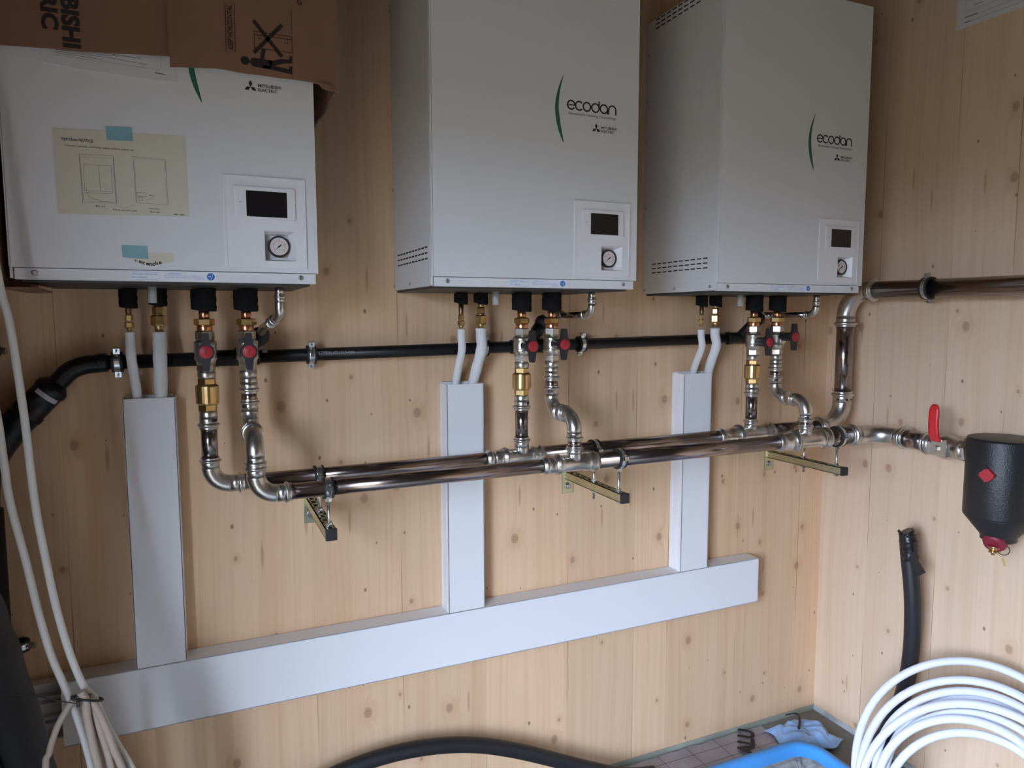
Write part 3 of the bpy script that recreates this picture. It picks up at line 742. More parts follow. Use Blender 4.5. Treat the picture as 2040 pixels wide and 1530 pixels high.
b = MB(); q = P2+Vector((.014, -.012, -.026)); b.obox(q+Vector((.004,-.004,-.012)), (.25,-.2,-1), (-D2.y, D2.x, 0), D2, (.013, .0028, .0006)); b.sweep([P2+Vector((0,0,-.010)), q], .0005, 5)
wbuild(b, 'yellow_tag', 'yellow', t)

# ================================================================ clamps and brackets
def clamp(c, axis, r, label, group, lug=Z_, rod=None, rod_len=0, tail=.0, hw=.0068, split=None):
    c = Vector(c); axis = Vector(axis).normalized(); lug = Vector(lug).normalized(); side = axis.cross(lug)
    rd = Vector(rod).normalized() if rod is not None else None
    t = thing('pipe_clamp', c+(rd*rod_len if rd is not None and rod_len else Vector((0,0,-r))), label, 'clamp', group)
    wbuild(MB().lathe_ring(c, axis, [(-hw-.0045, r*1.005), (-hw-.0045, r+.0058), (-hw, r+.0062), (-hw, r+.0030), (hw, r+.0030), (hw, r+.0062), (hw+.0045, r+.0058), (hw+.0045, r*1.005)]), 'rubber_lining', 'rubber', t)
    b = MB().lathe_ring(c, axis, [(-hw, r+.0030), (-hw, r+.0048), (-hw*.7, r+.0053), (hw*.7, r+.0053), (hw, r+.0048), (hw, r+.0030)])
    for sg in (1, -1):
        p = c+lug*sg*(r+.010)
        b.obox(p, side, lug, axis, (.0022+.0, .0075, hw*.95)); b.obox(p+side*.004, side, lug, axis, (.0012, .0075, hw*.95)); b.obox(p-side*.004, side, lug, axis, (.0012, .0075, hw*.95))
    wbuild(b, 'strap', 'zinc', t)
    for sg in (1, -1):
        p = c+lug*sg*(r+.012); b = MB(); b.lathe(p-side*.010, side, [(0,.0045),(.003,.0048),(.003,.0022),(.022,.0022)], 12); wbuild(b, 'screw', 'screw', t)
    if rd is not None:
        p = c+rd*(r+.004); b = MB(); hexa(b, p, rd, .0078, .010)
        wbuild(b, 'boss_nut', 'zinc', t)
        if rod_len:
            b = MB(); b.lathe(p+rd*.008, rd, [(0,.0037),(rod_len-r-.012+tail,.0037)], 12); wbuild(b, 'threaded_rod', 'zinc', t)
    return t
ARM = -.532
for i, bx in enumerate((.434, 1.1925, 1.9875)):
    who = ('left', 'middle', 'right')[i]
    t = thing('wall_bracket', (bx, 0, -.600), '%s zinc wall bracket carrying the two manifold pipes' % who, 'bracket', 'brackets under the manifold pipes')
    b = MB().box((bx-.0185, 0, -.602), (bx+.0185, -.0045, -.530), .001); wbuild(b, 'wall_plate', 'ygzinc', t)
    b = MB().lathe((bx, -.0045, -.578), -Y_, [(0,.0100),(.002,.0100),(.002,.0075)], 20); hexa(b, (bx, -.0065, -.578), -Y_, .0072, .005); wbuild(b, 'screw', 'screw', t)
    b = MB(); h = .0115
    b.box((bx-h, -.004, ARM-.024), (bx-h+.002, -.318, ARM)); b.box((bx+h-.002, -.004, ARM-.024), (bx+h, -.318, ARM))
    b.box((bx-h, -.004, ARM-.024), (bx+h, -.318, ARM-.022))
    for k in range(9): 
        ya = -.004-k*.0349; b.box((bx-h, ya, ARM-.002), (bx+h, ya-.012, ARM))
    b.box((bx-h, -.004, ARM-.002), (bx-h+.0065, -.318, ARM)); b.box((bx+h-.0065, -.004, ARM-.002), (bx+h, -.318, ARM))
    wbuild(b, 'arm', 'ygzinc', t)
    b = MB().box((bx-.0125, -.314, ARM-.025), (bx+.0125, -.322, ARM+.001), .0012); wbuild(b, 'end_cap', 'black', t)
    for yy in (YR, YF):
        b = MB(); b.lathe((bx, yy, ARM), Z_, [(0,.0100),(.0018,.0100)], 16); hexa(b, (bx, yy, ARM+.0018), Z_, .0072, .006)
        b.lathe((bx, yy, ARM-.0245), -Z_, [(0,.0085),(.0018,.0085)], 16); hexa(b, (bx, yy, ARM-.026), -Z_, .0070, .006); wbuild(b, 'rod_nut', 'zinc', t)
    rr = (.0176, .0212, .0268)[i]
    if i < 2:
        clamp((bx, YR, zr(bx)), X_, rr, 'clamp on the rear manifold pipe above the %s wall bracket' % who, 'clamps on the manifold pipes', lug=(0,-1,0), rod=-Z_, rod_len=zr(bx)-ARM, tail=(.004, .050)[i])
    else:
        b_ = clamp((bx, YR, zr(bx)), X_, rr, 'clamp on the rear manifold pipe above the right wall bracket', 'clamps on the manifold pipes', lug=(0,-1,0), rod=-Z_, rod_len=zr(bx)-ARM, tail=.045)
    clamp((bx, YF, zf(bx)), X_, rr, 'clamp on the front manifold pipe above the %s wall bracket' % who, 'clamps on the manifold pipes', lug=(0,-1,.15), rod=-Z_, rod_len=zf(bx)-ARM, tail=(.030, .032, .028)[i])
clamp((XR, -.446, .0135), Y_, .0272, 'clamp on the upper pipe on the right wall', None, lug=(-.2,0,1), rod=X_, rod_len=.099)

# ================================================================ refrigerant pipes
for i in range(3):
    who = NAMES[i]; ox = UX[i]
    xs, ys = ox+.1600, -.085; xg, yg = ox+.2184, -.080
    t = thing('thin_refrigerant_pipe', (xs, ys, -.25), 'thinner white-sleeved refrigerant pipe under the %s heating unit' % who, 'pipe', 'white-sleeved refrigerant pipes')
    b = MB(); sleeve_geo(b, xs, ys, (-.046, -.032, -.036)[i], -.0035, .0185); wbuild(b, 'foam_sleeve', 'foam', t)
    b = MB(); b.lathe((xs, ys, -.030), -Z_, [(0,.0065),(.026,.0065),(.034,.0050),(.036,.0050)], 16); wbuild(b, 'copper_pipe', 'oldcop', t)
    b = MB(); hexa(b, (xs, ys, -.062), -Z_, .0082, .014, rot=.5); b.lathe((xs, ys, -.075), -Z_, [(0,.0055),(.004,.0055)], 14); hexa(b, (xs, ys, -.078), -Z_, .0098, .013, rot=.5); b.lathe((xs, ys, -.090), -Z_, [(0,.007),(.008,.005)], 12); wbuild(b, 'flare_nut', 'brass', t)
    e = ((.052, -.042, -.262), (.826, -.030, -.262), (1.628, -.030, -.260))[i]
    zt = (-.100, -.100, -.108)[i]
    mid = (xs+(e[0]-xs)*.12, ys-.004, zt-.055); md2 = (xs+(e[0]-xs)*.45, ys+(e[1]-ys)*.45, zt-.100)
    pts = smooth_path([(xs, ys, zt), (xs+.0005, ys, zt-.022), mid, md2, e, (e[0]+(e[0]-md2[0])*.3, min(e[1]+.004, -.022), e[2]-.05)], 6)
    b = MB(); b.sweep(pts, [.0105*(1+.03*sin(k*1.3)) for k in range(len(pts))], 20); wbuild(b, 'white_sleeve', 'sleeve', t)
    t = thing('thick_refrigerant_pipe', (xg, yg, -.25), 'thicker white-sleeved refrigerant pipe under the %s heating unit' % who, 'pipe', 'white-sleeved refrigerant pipes')
    b = MB(); sleeve_geo(b, xg, yg, (-.040, -.032, -.036)[i], -.0035, .0195); wbuild(b, 'foam_sleeve', 'foam', t)
    b = MB(); hexa(b, (xg, yg, -.043), -Z_, .0125, .018, rot=.35); b.lathe((xg, yg, -.060), -Z_, [(0,.0095),(.004,.0095)], 16); hexa(b, (xg, yg, -.063), -Z_, .0165, .024, rot=.35); b.lathe((xg, yg, -.086), -Z_, [(0,.012),(.006,.009),(.014,.0085)], 16); b.lathe((xg, yg, -.030), -Z_, [(0,.0085),(.014,.0085)], 14); wbuild(b, 'flare_nut', 'brass', t)
    e = ((.100, -.040, -.262), (.876, -.030, -.262), (1.690, -.030, -.260))[i]
    zt = (-.100, -.098, -.104)[i]
    mid = (xg+(e[0]-xg)*.12, yg-.006, zt-.055); md2 = (xg+(e[0]-xg)*.45, yg+(e[1]-yg)*.45, zt-.105)
    pts = smooth_path([(xg, yg, zt), (xg+.0005, yg, zt-.022), mid, md2, e, (e[0]+(e[0]-md2[0])*.3, min(e[1]+.004, -.022), e[2]-.05)], 6)
    b = MB(); b.sweep(pts, [.0145*(1+.03*sin(k*1.1)) for k in range(len(pts))], 22); wbuild(b, 'white_sleeve', 'sleeve', t)

# ================================================================ black waste pipe
WY = -.045
def zw(x): return -.169+x*.0172
t = thing('waste_pipe', (.80, WY, -.18), 'black plastic waste pipe running along the wall behind the valves', 'pipe')
wbuild(MB().sweep([(-.012, WY, zw(-.012)), (1.80, WY, zw(1.80))], .0160, 26), 'pipe', 'pvc', t)
def coupling(x0, x1, r=.0195, nm='coupling'):
    b = MB(); b.lathe((x0, WY, zw(x0)), (1, 0, .0172), [(0, r*.93), (.002, r), (.010, r*1.06), (.016, r*1.06), (.018, r), (x1-x0-.002, r), (x1-x0, r*.93)], 26); return wbuild(b, nm, 'pvc', t)
coupling(-.030, -.004, .0200)
def branch(x, tip, nm='branch_fitting'):
    b = MB(); b.lathe((x-.05, WY, zw(x-.05)), (1, 0, .0172), [(0,.0185),(.002,.0195),(.009,.0210),(.014,.0195),(.092,.0195),(.098,.0210),(.105,.0195),(.107,.018)], 26)
    c0 = Vector((x, WY, zw(x))); tip = Vector(tip); d = (tip-c0).normalized()
    b.lathe(c0, d, [(0,.0165),((tip-c0).length-.026,.0165),((tip-c0).length-.024,.0185),((tip-c0).length,.0185)], 24); o = wbuild(b, nm, 'pvc', t)
    b = MB(); b.lathe(tip, d, [(0,.0215),(.014,.0222),(.017,.0205),(.028,.0130),(.028,.010)], 24); wbuild(b, 'rubber_reducer', 'rubber', o); return o
branch(.262, (.312, -.088, -.118)); branch(1.035, (1.072, -.062, -.092)); branch(1.80, (1.852, -.066, -.082))
b = MB(); patch(b, (.330, WY, zw(.33)), X_, .0199, -100, 60, .006); patch(b, (-.010, WY, zw(0)), X_, .0215, -40, -10, .004); patch(b, (-.0745, WY, -.184), (1,0,.62), .0214, -110, 0, .005); wbuild(b, 'label', 'label', t)
pts = smooth_path([(-.006, WY, zw(0)), (-.028, WY, -.1710), (-.052, WY, -.1740), (-.077, WY, -.185), (-.098, WY, -.206), (-.125, WY, -.236)], 6)
wbuild(MB().sweep(pts, [.0205]*len(pts), 26), 'bend', 'pvc', t)
d = Vector((-.110, 0, -.118)).normalized(); p0 = Vector((-.101, WY-.004, -.209))
b = MB(); b.lathe(p0, d, [(0,.0205),(.010,.0290),(.014,.0335),(.024,.0345),(.030,.0315),(.080,.0315),(.082,.0345),(.094,.0345),(.096,.0315)], 30); rd = wbuild(b, 'reducer_sleeve', 'pvc', t)
b = MB(); patch(b, p0+d*.034, d, .0322, -150, -55, .005); wbuild(b, 'label', 'label', rd)
pts = smooth_path([p0+d*.085, p0+d*.12, (-.222, WY-.004, -.350), (-.248, WY-.004, -.410), (-.256, WY-.004, -.50)], 6)
wbuild(MB().sweep(pts, .0325, 28), 'large_bend', 'pvc', t)
pts = [(-.256, WY-.004, -.48), (-.258, WY-.004, -1.0), (-.258, WY-.004, FL+.002)]
wbuild(MB().sweep(pts, .040, 28), 'downpipe', 'pvc', t)
b = MB(); R0 = random.Random(3); zz = zw(.50)
b.text('0 32 PIPING LIFE HT 8 2022', .445, zw(.45)+.004, WY-.0161, width=.10, height=.004); wbuild(b, 'print', 'inkl', t)
for xx, lab in ((.015, 'clamp on the black waste pipe beside the leftmost white-sleeved pipe'), (.441, 'clamp on the black waste pipe between the left and middle heating units'), (.905, 'clamp on the black waste pipe beside the middle white-sleeved pipes'), (1.212, 'clamp on the black waste pipe behind the rightmost valve of the middle unit')):
    clamp((xx, WY, zw(xx)), X_, .0172, lab, 'clamps on the waste pipe', lug=(0,-.35,1), rod=Y_, rod_len=.044)
clamp((-.222, -.046, -.138), Z_, .014, 'small clamp on the wall at the left edge, above the waste pipe', None, lug=(1,-.2,0), rod=Y_, rod_len=.045)
clamp((-.205, -.046, -.792), Z_, .014, 'small clamp on the wall beside the dark insulated hose', None, lug=(1,-.2,0), rod=Y_, rod_len=.045)

# ================================================================ cardboard carton over the left unit
CF = -.386
t = thing('cardboard_carton', (.165, -.2, .39), 'brown cardboard carton pulled over the top of the left heating unit', 'carton')
b = MB()
b.poly([(-.160,.850),(-.160,.388),(-.100,.3925),(-.040,.3965),(.020,.3985),(.080,.4040),(.1545,.4105),(.160,.411),(.160,.850)], CF+.009, CF+.013)
wbuild(b, 'left_flap', 'card', t)
e = [(0.2333, 0.3965), (0.2525, 0.3962), (0.2746, 0.3944), (0.2929, 0.394), (0.3113, 0.3945), (0.3343, 0.394), (0.3518, 0.3936), (0.3716, 0.3943), (0.3947, 0.394), (0.4112, 0.3931), (0.4233, 0.3909), (0.427, 0.3853), (0.4338, 0.3824), (0.443, 0.3815), (0.46, 0.3799)]
x9 = e[-1][0]
b = MB(); b.poly([(.1555,.850),(.1555,.3885)]+[(p+0, q) for p, q in e if p > .17]+[(x9,.850)], CF, CF+.004)
wbuild(b, 'front_flap', 'card', t)
b = MB(); fold = [(0.4198, 0.3918), (0.4275, 0.3935), (0.4458, 0.3906), (0.448, 0.3871), (0.4395, 0.3833), (0.4303, 0.3826)]
b.poly(fold, CF-.0015, CF-.004); wbuild(b, 'torn_edge', 'card', t)
XS = x9-.002
b = MB(); zz = e[-1][1]
prof = [(CF+.004, .850), (CF+.004, zz+.002)]
for k in range(1, 14):
    prof.append((CF+.004+k*.0275, zz+.002+.0035*sin(k*2.3)*(1 if k % 2 else -.6)))
prof += [(-.006, .850)]
b.poly(prof, XS-.004, XS, 'yz'); wbuild(b, 'side_panel', 'card', t)
b = MB(); pts = [(XS-.002, p, q-.001) for p, q in prof[1:-1]]
b.sweep(pts, [.0026+.0008*sin(k*3.1) for k in range(len(pts))], 6, smooth=False); wbuild(b, 'corrugated_edge', 'cardedge', t)
b = MB(); b.box((-.160, CF, .850), (XS, -.004, .854)); wbuild(b, 'top_panel', 'card', t)
b = MB(); b.poly([(CF+.012, .850), (CF+.012, .39), (-.366, .36), (-.360, .05), (-.354, -.014), (-.030, -.016), (-.010, .850)], -.1330, -.1290, 'yz'); wbuild(b, 'side_panel', 'card', t)
b = MB(); pts = [(-.1315, -.3605+.002*sin(k), .34-k*.0118) for k in range(31)]
b.sweep(pts, [.0035+.0006*sin(k*2.7) for k in range(31)], 6, smooth=False); wbuild(b, 'corrugated_edge', 'cardedge', t)
b = MB(); b.poly([(-.1330,-.352),(-.078,-.340),(-.0745,-.335),(-.082,-.300),(-.090,-.12),(-.1330,-.10)], -.0175, -.0140, 'xy'); wbuild(b, 'bottom_lip', 'card', t)
# print on the carton
I0, I1 = CF-.0002, CF-.0006
b = MB(); yy = CF+.0088
b.text('MITSUBISHI', -.0130+.0, .5960, yy, width=.1945, height=.0285, rot=-pi/2, bold=.05)
b.text('ELECTRIC', -.0430, .5960, yy, width=.1680, height=.0265, rot=-pi/2, bold=.05)
wbuild(b, 'carton_lettering', 'cardink', t)
b = MB(); b.use('cardink')
kb = [(0.2539, 0.5161), (0.2695, 0.5163), (0.2687, 0.4302), (0.2523, 0.4293)]
b.use('cardink2'); b.stroke(kb, .0013, I0, I1, closed=True)
b.use('cardink'); q0 = kb[2]; b.text('KEEP HORIZONTAL', kb[2][0]-.0035, kb[2][1]+.003, I1, width=.0800, height=.0092, rot=pi/2, shear=.25, bold=.03)
wbuild(b, 'carton_lettering', None, t); b = MB().use('cardink')
dd = [(0.393, 0.5346), (0.3839, 0.5348)]
b.text('DO', dd[0][0], dd[0][1], I1, height=.0092, rot=pi/2, shear=.25, bold=.03)
wbuild(b, 'carton_lettering', None, t)
b = MB(); b.use('cardink')
hc = [(0.2852, 0.417), (0.293, 0.4181)]
b.lathe((hc[0][0], I0, hc[0][1]), (0,-1,0), [(0,.0079),(.0004,.0079)], 26, smooth=False)
for poly_ in ([(0.2951, 0.4188), (0.2974, 0.4231), (0.3038, 0.4244), (0.3123, 0.4234), (0.315, 0.4397), (0.3169, 0.4432), (0.3208, 0.4435), (0.3229, 0.4409), (0.3198, 0.4242), (0.3266, 0.4232), (0.3352, 0.423), (0.3304, 0.407), (0.3175, 0.407), (0.3061, 0.408), (0.299, 0.4088), (0.2956, 0.4117)],
              [(0.3266, 0.4232), (0.3352, 0.423), (0.347, 0.4275), (0.3558, 0.4292), (0.366, 0.4297), (0.3677, 0.4363), (0.3725, 0.4374), (0.372, 0.4229), (0.3614, 0.4217), (0.3526, 0.4199), (0.3393, 0.4143), (0.332, 0.4123)],
              [(0.3177, 0.4125), (0.3379, 0.4141), (0.3494, 0.4132), (0.3655, 0.4114), (0.366, 0.4173), (0.3719, 0.4181), (0.3714, 0.4024), (0.3579, 0.4036), (0.3434, 0.4055), (0.3304, 0.4067), (0.3175, 0.4073)],
              [(0.293, 0.4171), (0.2951, 0.4188), (0.2957, 0.4146), (0.2933, 0.4143)]):
    b.poly(poly_, I0, I1)
X1 = [(0.3026, 0.4926), (0.353, 0.4328), (0.3545, 0.4922), (0.3017, 0.4335)]
b.seg(X1[0], X1[1], .0068, I0-.0003, I1-.0003); b.seg(X1[2], X1[3], .0068, I0-.0003, I1-.0003)
b.use('cardink2')
ln = [(0.3725, 0.5245), (0.3719, 0.4773), (0.3725, 0.473), (0.3723, 0.4421), (0.3026, 0.4732), (0.3725, 0.4733), (0.3031, 0.4676), (0.3726, 0.4675), (0.3029, 0.4737), (0.303, 0.4431), (0.3027, 0.443), (0.372, 0.4428), (0.3713, 0.3999), (0.3714, 0.3959)]
for k in range(0, 14, 2): b.seg(ln[k], ln[k+1], .0012, I0, I1)
for cxy in [(0.3127, 0.464), (0.3616, 0.4633)]:
    b.stroke([(cxy[0]-.0025, cxy[1]-.0035), (cxy[0]-.0025, cxy[1]+.0035), (cxy[0]+.003, cxy[1]+.0035), (cxy[0]+.003, cxy[1]-.0035)], .0008, I0, I1, closed=True)
wbuild(b, 'handling_pictogram', None, t)

# ================================================================ papers and tape on the left unit
UF = F-.0004
def sheet(b, corners, th=.0003, y=UF): b.poly(corners, y, y-th)
t = thing('notice_sheet', (.068, UF, .118), 'cream notice sheet with two line drawings taped to the left heating unit', 'paper')
nc = [(-0.0395, 0.2675), (0.1751, 0.2741), (0.1773, 0.1239), (-0.0387, 0.1171)]
wbuild(MB().poly(nc, UF, UF-.0004), 'sheet', 'notice', t)
b = MB(); b.use('ink'); n0, n1 = UF-.0004, UF-.0006
h = [(-0.0272, 0.2479), (-0.0216, 0.2397), (0.0201, 0.2494), (0.0865, 0.2416)]
b.text('Hydrobox NOTICE', h[0][0], h[0][1]-.0018, n1, width=.050, height=.0072, bold=.03, rot=-.012)
b.text('Connect remote controller cables before power-on.', h[1][0], h[1][1]-.0035, n1, width=.110, height=.0050, bold=.012, rot=.008)
b.use('inkg')
for l, wd_, cl in (([(-0.0002, 0.2254), (0.0538, 0.2268), (0.0557, 0.1418), (0.0014, 0.1394)], .0009, 1), ([(0.0008, 0.2204), (0.0531, 0.2222), (0.054, 0.144), (0.0028, 0.1426)], .0006, 1),
    ([(0.0052, 0.2077), (0.0493, 0.209), (0.0499, 0.1621), (0.0055, 0.1611)], .0007, 1), ([(0.0295, 0.2084), (0.0305, 0.1614)], .0007, 0),
    ([(0.0056, 0.1577), (0.0491, 0.1583)], .0006, 0), ([(0.0053, 0.1679), (0.0082, 0.1667), (0.0078, 0.1592), (0.0121, 0.1493), (0.0312, 0.1437)], .0006, 0),
    ([(0.0859, 0.2289), (0.1399, 0.2273), (0.1411, 0.1438), (0.0877, 0.1452)], .0009, 1), ([(0.088, 0.2263), (0.1379, 0.2257), (0.1383, 0.1455)], .0004, 0), ([(0.088, 0.2263), (0.0884, 0.1459)], .0004, 0),
    ([(0.0898, 0.1641), (0.1037, 0.1634), (0.1041, 0.1567), (0.0901, 0.1565)], .0010, 1), ([(0.0916, 0.1547), (0.0976, 0.1549), (0.0984, 0.1493), (0.0917, 0.1486)], .0010, 1),
    ([(0.1036, 0.1601), (0.1195, 0.1588)], .0008, 0), ([(0.1011, 0.1478), (0.1169, 0.1575)], .0003, 0),
    ([(0.0512, 0.1381), (0.069, 0.1336), (0.0863, 0.1423)], .0003, 0)):
    b.stroke(l, wd_, n0, n1, closed=bool(cl))
b.use('ink')
for tx, px_, wd_ in (('Main unit', [(0.0216, 0.1332)], .0150), ('Remote controller cables', [(0.0491, 0.1283)], .0390), ('Front panel', [(0.1079, 0.1334)], .0175), ('*Back view', [(0.1094, 0.1278)], .0165)):
    b.text(tx, px_[0][0], px_[0][1], n1, width=wd_, height=.0034, bold=.01)
b.use('inkg'); q = [(0.1499, 0.127), (0.1572, 0.1267), (0.1605, 0.1268), (0.1684, 0.1266)]
b.seg(q[0], q[1], .0018, n0, n1); b.seg(q[2], q[3], .0018, n0, n1)
wbuild(b, 'print', None, t)
tag(wbuild(MB().poly([(0.0439, 0.2786), (0.0864, 0.2807), (0.0872, 0.2561), (0.0449, 0.254)], UF-.0008, UF-.0011), 'tape_strip', 'tape'), 'blue tape strip holding the top of the cream notice sheet', 'tape')
b = MB(); b.poly([(-0.0487, 0.4302), (-0.0515, 0.3791), (-0.005, 0.3746), (0.0592, 0.3726), (0.1106, 0.371), (0.1654, 0.3722), (0.1682, 0.4586)], UF-.0002, UF-.0022)
t = thing('instruction_sheet', (.03, UF, .375), 'white printed sheet on the left heating unit, half hidden by the carton', 'paper')
wbuild(b, 'sheet', 'paper', t)
b = MB(); b.use('inkg')
for l in [[(-0.0202, 0.4095), (0.0229, 0.4131)], [(-0.0254, 0.4049), (0.0256, 0.4075), (0.109, 0.4052)], [(-0.0255, 0.402), (0.0696, 0.404)], [(-0.0257, 0.3995), (0.0605, 0.3998), (0.1163, 0.3956)], [(-0.0279, 0.3966), (0.0454, 0.3951)]]:
    b.stroke(l, .0007, UF-.0022, UF-.0024)
for l in [[(-0.0316, 0.3932), (-0.0281, 0.3929), (0.0675, 0.3912), (0.1396, 0.389), (0.1408, 0.4169)], [(0.1034, 0.4149), (0.1406, 0.4118)]]: b.stroke(l, .0003, UF-.0022, UF-.0024)
for l in [[(0.1289, 0.3834), (0.1468, 0.3824)]]: b.stroke(l, .0016, UF-.0022, UF-.0024)
wbuild(b, 'print', None, t)
t = thing('torn_paper_scrap', (.13, UF, .03), 'small torn paper scrap with the word wrenches, taped low on the left heating unit', 'paper')
sc = [(0.0641, 0.0531), (0.102, 0.0541), (0.1457, 0.0539), (0.1474, 0.0383), (0.1325, 0.0352), (0.1175, 0.0305), (0.106, 0.0287), (0.0947, 0.0306), (0.0836, 0.0358), (0.0757, 0.0407), (0.0646, 0.0432)]
wbuild(MB().poly(sc, UF, UF-.0005), 'scrap', 'notice', t)
b = MB(); l0 = [(0.0805, 0.0337), (0.106, 0.0289), (0.1282, 0.0331)]
word = 'wrenche'; fx = l0[0][0]+.004
q = [(0.0802, 0.038), (0.0858, 0.0336), (0.0927, 0.0313), (0.0983, 0.0296), (0.1034, 0.0288), (0.1091, 0.0287), (0.1149, 0.0303), (0.1208, 0.0321)]
wds = (.0068, .0042, .0050, .0052, .0048, .0048, .0050)
b.text('s', q[0][0], q[0][1]-.002, UF-.0007, width=.003, height=.0035, bold=.03)
for k, ch in enumerate(word):
    b.text(ch, q[k+1][0], q[k+1][1], UF-.0007, width=wds[k], height=.0052*(1.35 if ch == 'h' else 1), bold=.04, rot=(-.25, -.2, -.08, 0, .05, .1, .15)[k])
wbuild(b, 'lettering', 'ink', t)
tag(wbuild(MB().poly([(0.0597, 0.0658), (0.1025, 0.0659), (0.1035, 0.0414), (0.0601, 0.043)], UF-.0008, UF-.0011), 'tape_strip', 'tape'), 'blue tape strip holding the torn paper scrap', 'tape')
# sheet pinned on the right wall
RX = CX-.0006
t = thing('wall_sheet', (RX, -.52, .76), 'white printed sheet pinned high on the right wall', 'paper')
wbuild(MB().poly([(-.418,.7625),(-.628,.7590),(-.628,1.055),(-.418,1.058)], RX, RX-.0006, 'yz'), 'sheet', 'paper', t)
b = MB(); b.use('inkg'); p0, p1 = RX-.0006, RX-.0009
for a_, b_, z_, w_ in ((-.442,-.478,.7905,.0030),(-.478,-.61,.7890,.0008),(-.442,-.458,.7765,.0030),(-.458,-.61,.7750,.0008),(-.466,-.492,.8160,.0018),(-.443,-.60,.8050,.0004),(-.455,-.60,.84,.0012),(-.455,-.60,.86,.0012),(-.455,-.60,.88,.0012),(-.455,-.56,.90,.0012),(-.455,-.60,.95,.0030)):
    b.seg((a_, z_), (b_, z_-(.0005)), w_, p0, p1, 'yz')
b.seg((-.443,.805), (-.443,.93), .0004, p0, p1, 'yz')
wbuild(b, 'print', None, t)
MBp = MB().lathe((RX-.0006, -.4245, .772), (-1,0,0), [(0,.0020),(.0012,.0016)], 10); wbuild(MBp, 'pin', 'screw', t)

# ================================================================ cables at the left
def cable(name, pts, r, m, label, group=None, cat='cable', n=14):
    o = wbuild(MB().sweep(smooth_path(pts, 7), r, n), name, m); tag(o, label, cat, group); return o
cable('white_cable', [(-.150,-.47,.42),(-.128,-.46,.18),(-.1135,-.45,-.008),(-.102,-.45,-.083),(-.091,-.45,-.235),(-.084,-.45,-.382),(-.073,-.45,-.491),(-.062,-.45,-.578),(-.047,-.45,-.659),(-.029,-.45,-.724),(-.014,-.448,-.751)]+[(-0.0027, -0.446, -0.7925), (0.0164, -0.446, -0.8455), (0.0384, -0.446, -0.9003), (0.0546, -0.446, -0.9644)]+[(.030,-.43,-1.10),(.035,-.40,-1.45),(.035,-.38,-1.53)], .0062, 'cable', 'white cable hanging in front of the left heating unit corner, the right one of two', 'white hanging cables')
cable('white_cable', [(-.20,-.47,.20),(-.160,-.46,-.05),(-.132,-.45,-.207),(-.124,-.45,-.309),(-.119,-.45,-.379),(-.102,-.45,-.487),(-.091,-.45,-.566),(-.076,-.45,-.653),(-.058,-.45,-.718),(-.045,-.448,-.767),(-.032,-.446,-.836),(-.026,-.444,-.880),(-.020,-.44,-.96),(-.010,-.42,-1.2),(-.005,-.40,-1.53)], .0062, 'cable', 'white cable at the far left crossing the black waste pipe, the left one of two', 'white hanging cables')
cb = [('beige cable bending down to the left below the black tie', [(-0.0441, -0.462, -0.7404), (-0.054, -0.462, -0.7548), (-0.0673, -0.462, -0.7776), (-0.0776, -0.462, -0.8029), (-0.085, -0.462, -0.8289), (-0.0919, -0.462, -0.8736)], .0055),
      ('beige cable falling straight down from the black tie', [(-0.0313, -0.472, -0.7234), (-0.0245, -0.472, -0.7407), (-0.0231, -0.472, -0.7736), (-0.0178, -0.472, -0.8218), (-0.0109, -0.472, -0.871), (-0.0067, -0.472, -0.9295)], .0068),
      ('tan cable at the middle of the bunch below the black tie', [(-0.021, -0.462, -0.7382), (-0.0145, -0.462, -0.7641), (-0.0057, -0.462, -0.8069), (0.0021, -0.462, -0.8422), (0.0081, -0.462, -0.8822), (0.0133, -0.462, -0.9418)], .0062),
      ('grey-brown cable, the rightmost beige one below the black tie', [(-0.0177, -0.465, -0.7412), (-0.0039, -0.465, -0.7773), (0.0069, -0.465, -0.815), (0.0161, -0.465, -0.8537), (0.0251, -0.465, -0.885), (0.0344, -0.465, -0.946)], .0062),
      ('thin beige cable between the others below the black tie', [(-0.0279, -0.458, -0.7443), (-0.0194, -0.458, -0.7915), (-0.0122, -0.458, -0.836), (-0.005, -0.458, -0.8811), (-0.0006, -0.458, -0.9404)], .0045)]
for lab, pts, r in cb:
    p = list(pts); e = p[-1]; p.append((e[0]+.01, e[1], -1.15)); p.append((e[0]+.015, e[1]+.02, FL+r+.002))
    cable('beige_cable', p, r, 'cableb', lab, 'beige cables tied in a bunch')
c = [(-0.0293, -0.46, -0.7448)][0]
b = MB(); b.torus((c[0]+.006, -.457, c[2]), (.35,.35,1), .0250, .0021, 32, 8)
p = [(-0.0336, -0.484, -0.7388), (-0.0599, -0.484, -0.7282), (-0.0921, -0.484, -0.7127), (-0.1167, -0.484, -0.7044), (-0.1444, -0.484, -0.6946), (-0.1715, -0.484, -0.6859)]
b.sweep(smooth_path(p, 4), .0010, 6); b.obox(p[0], X_, Y_, Z_, (.003,.003,.0045))
tag(wbuild(b, 'cable_tie', 'rubber'), 'black tie around the bunch of cables with a thin tail to the left', 'cable tie')

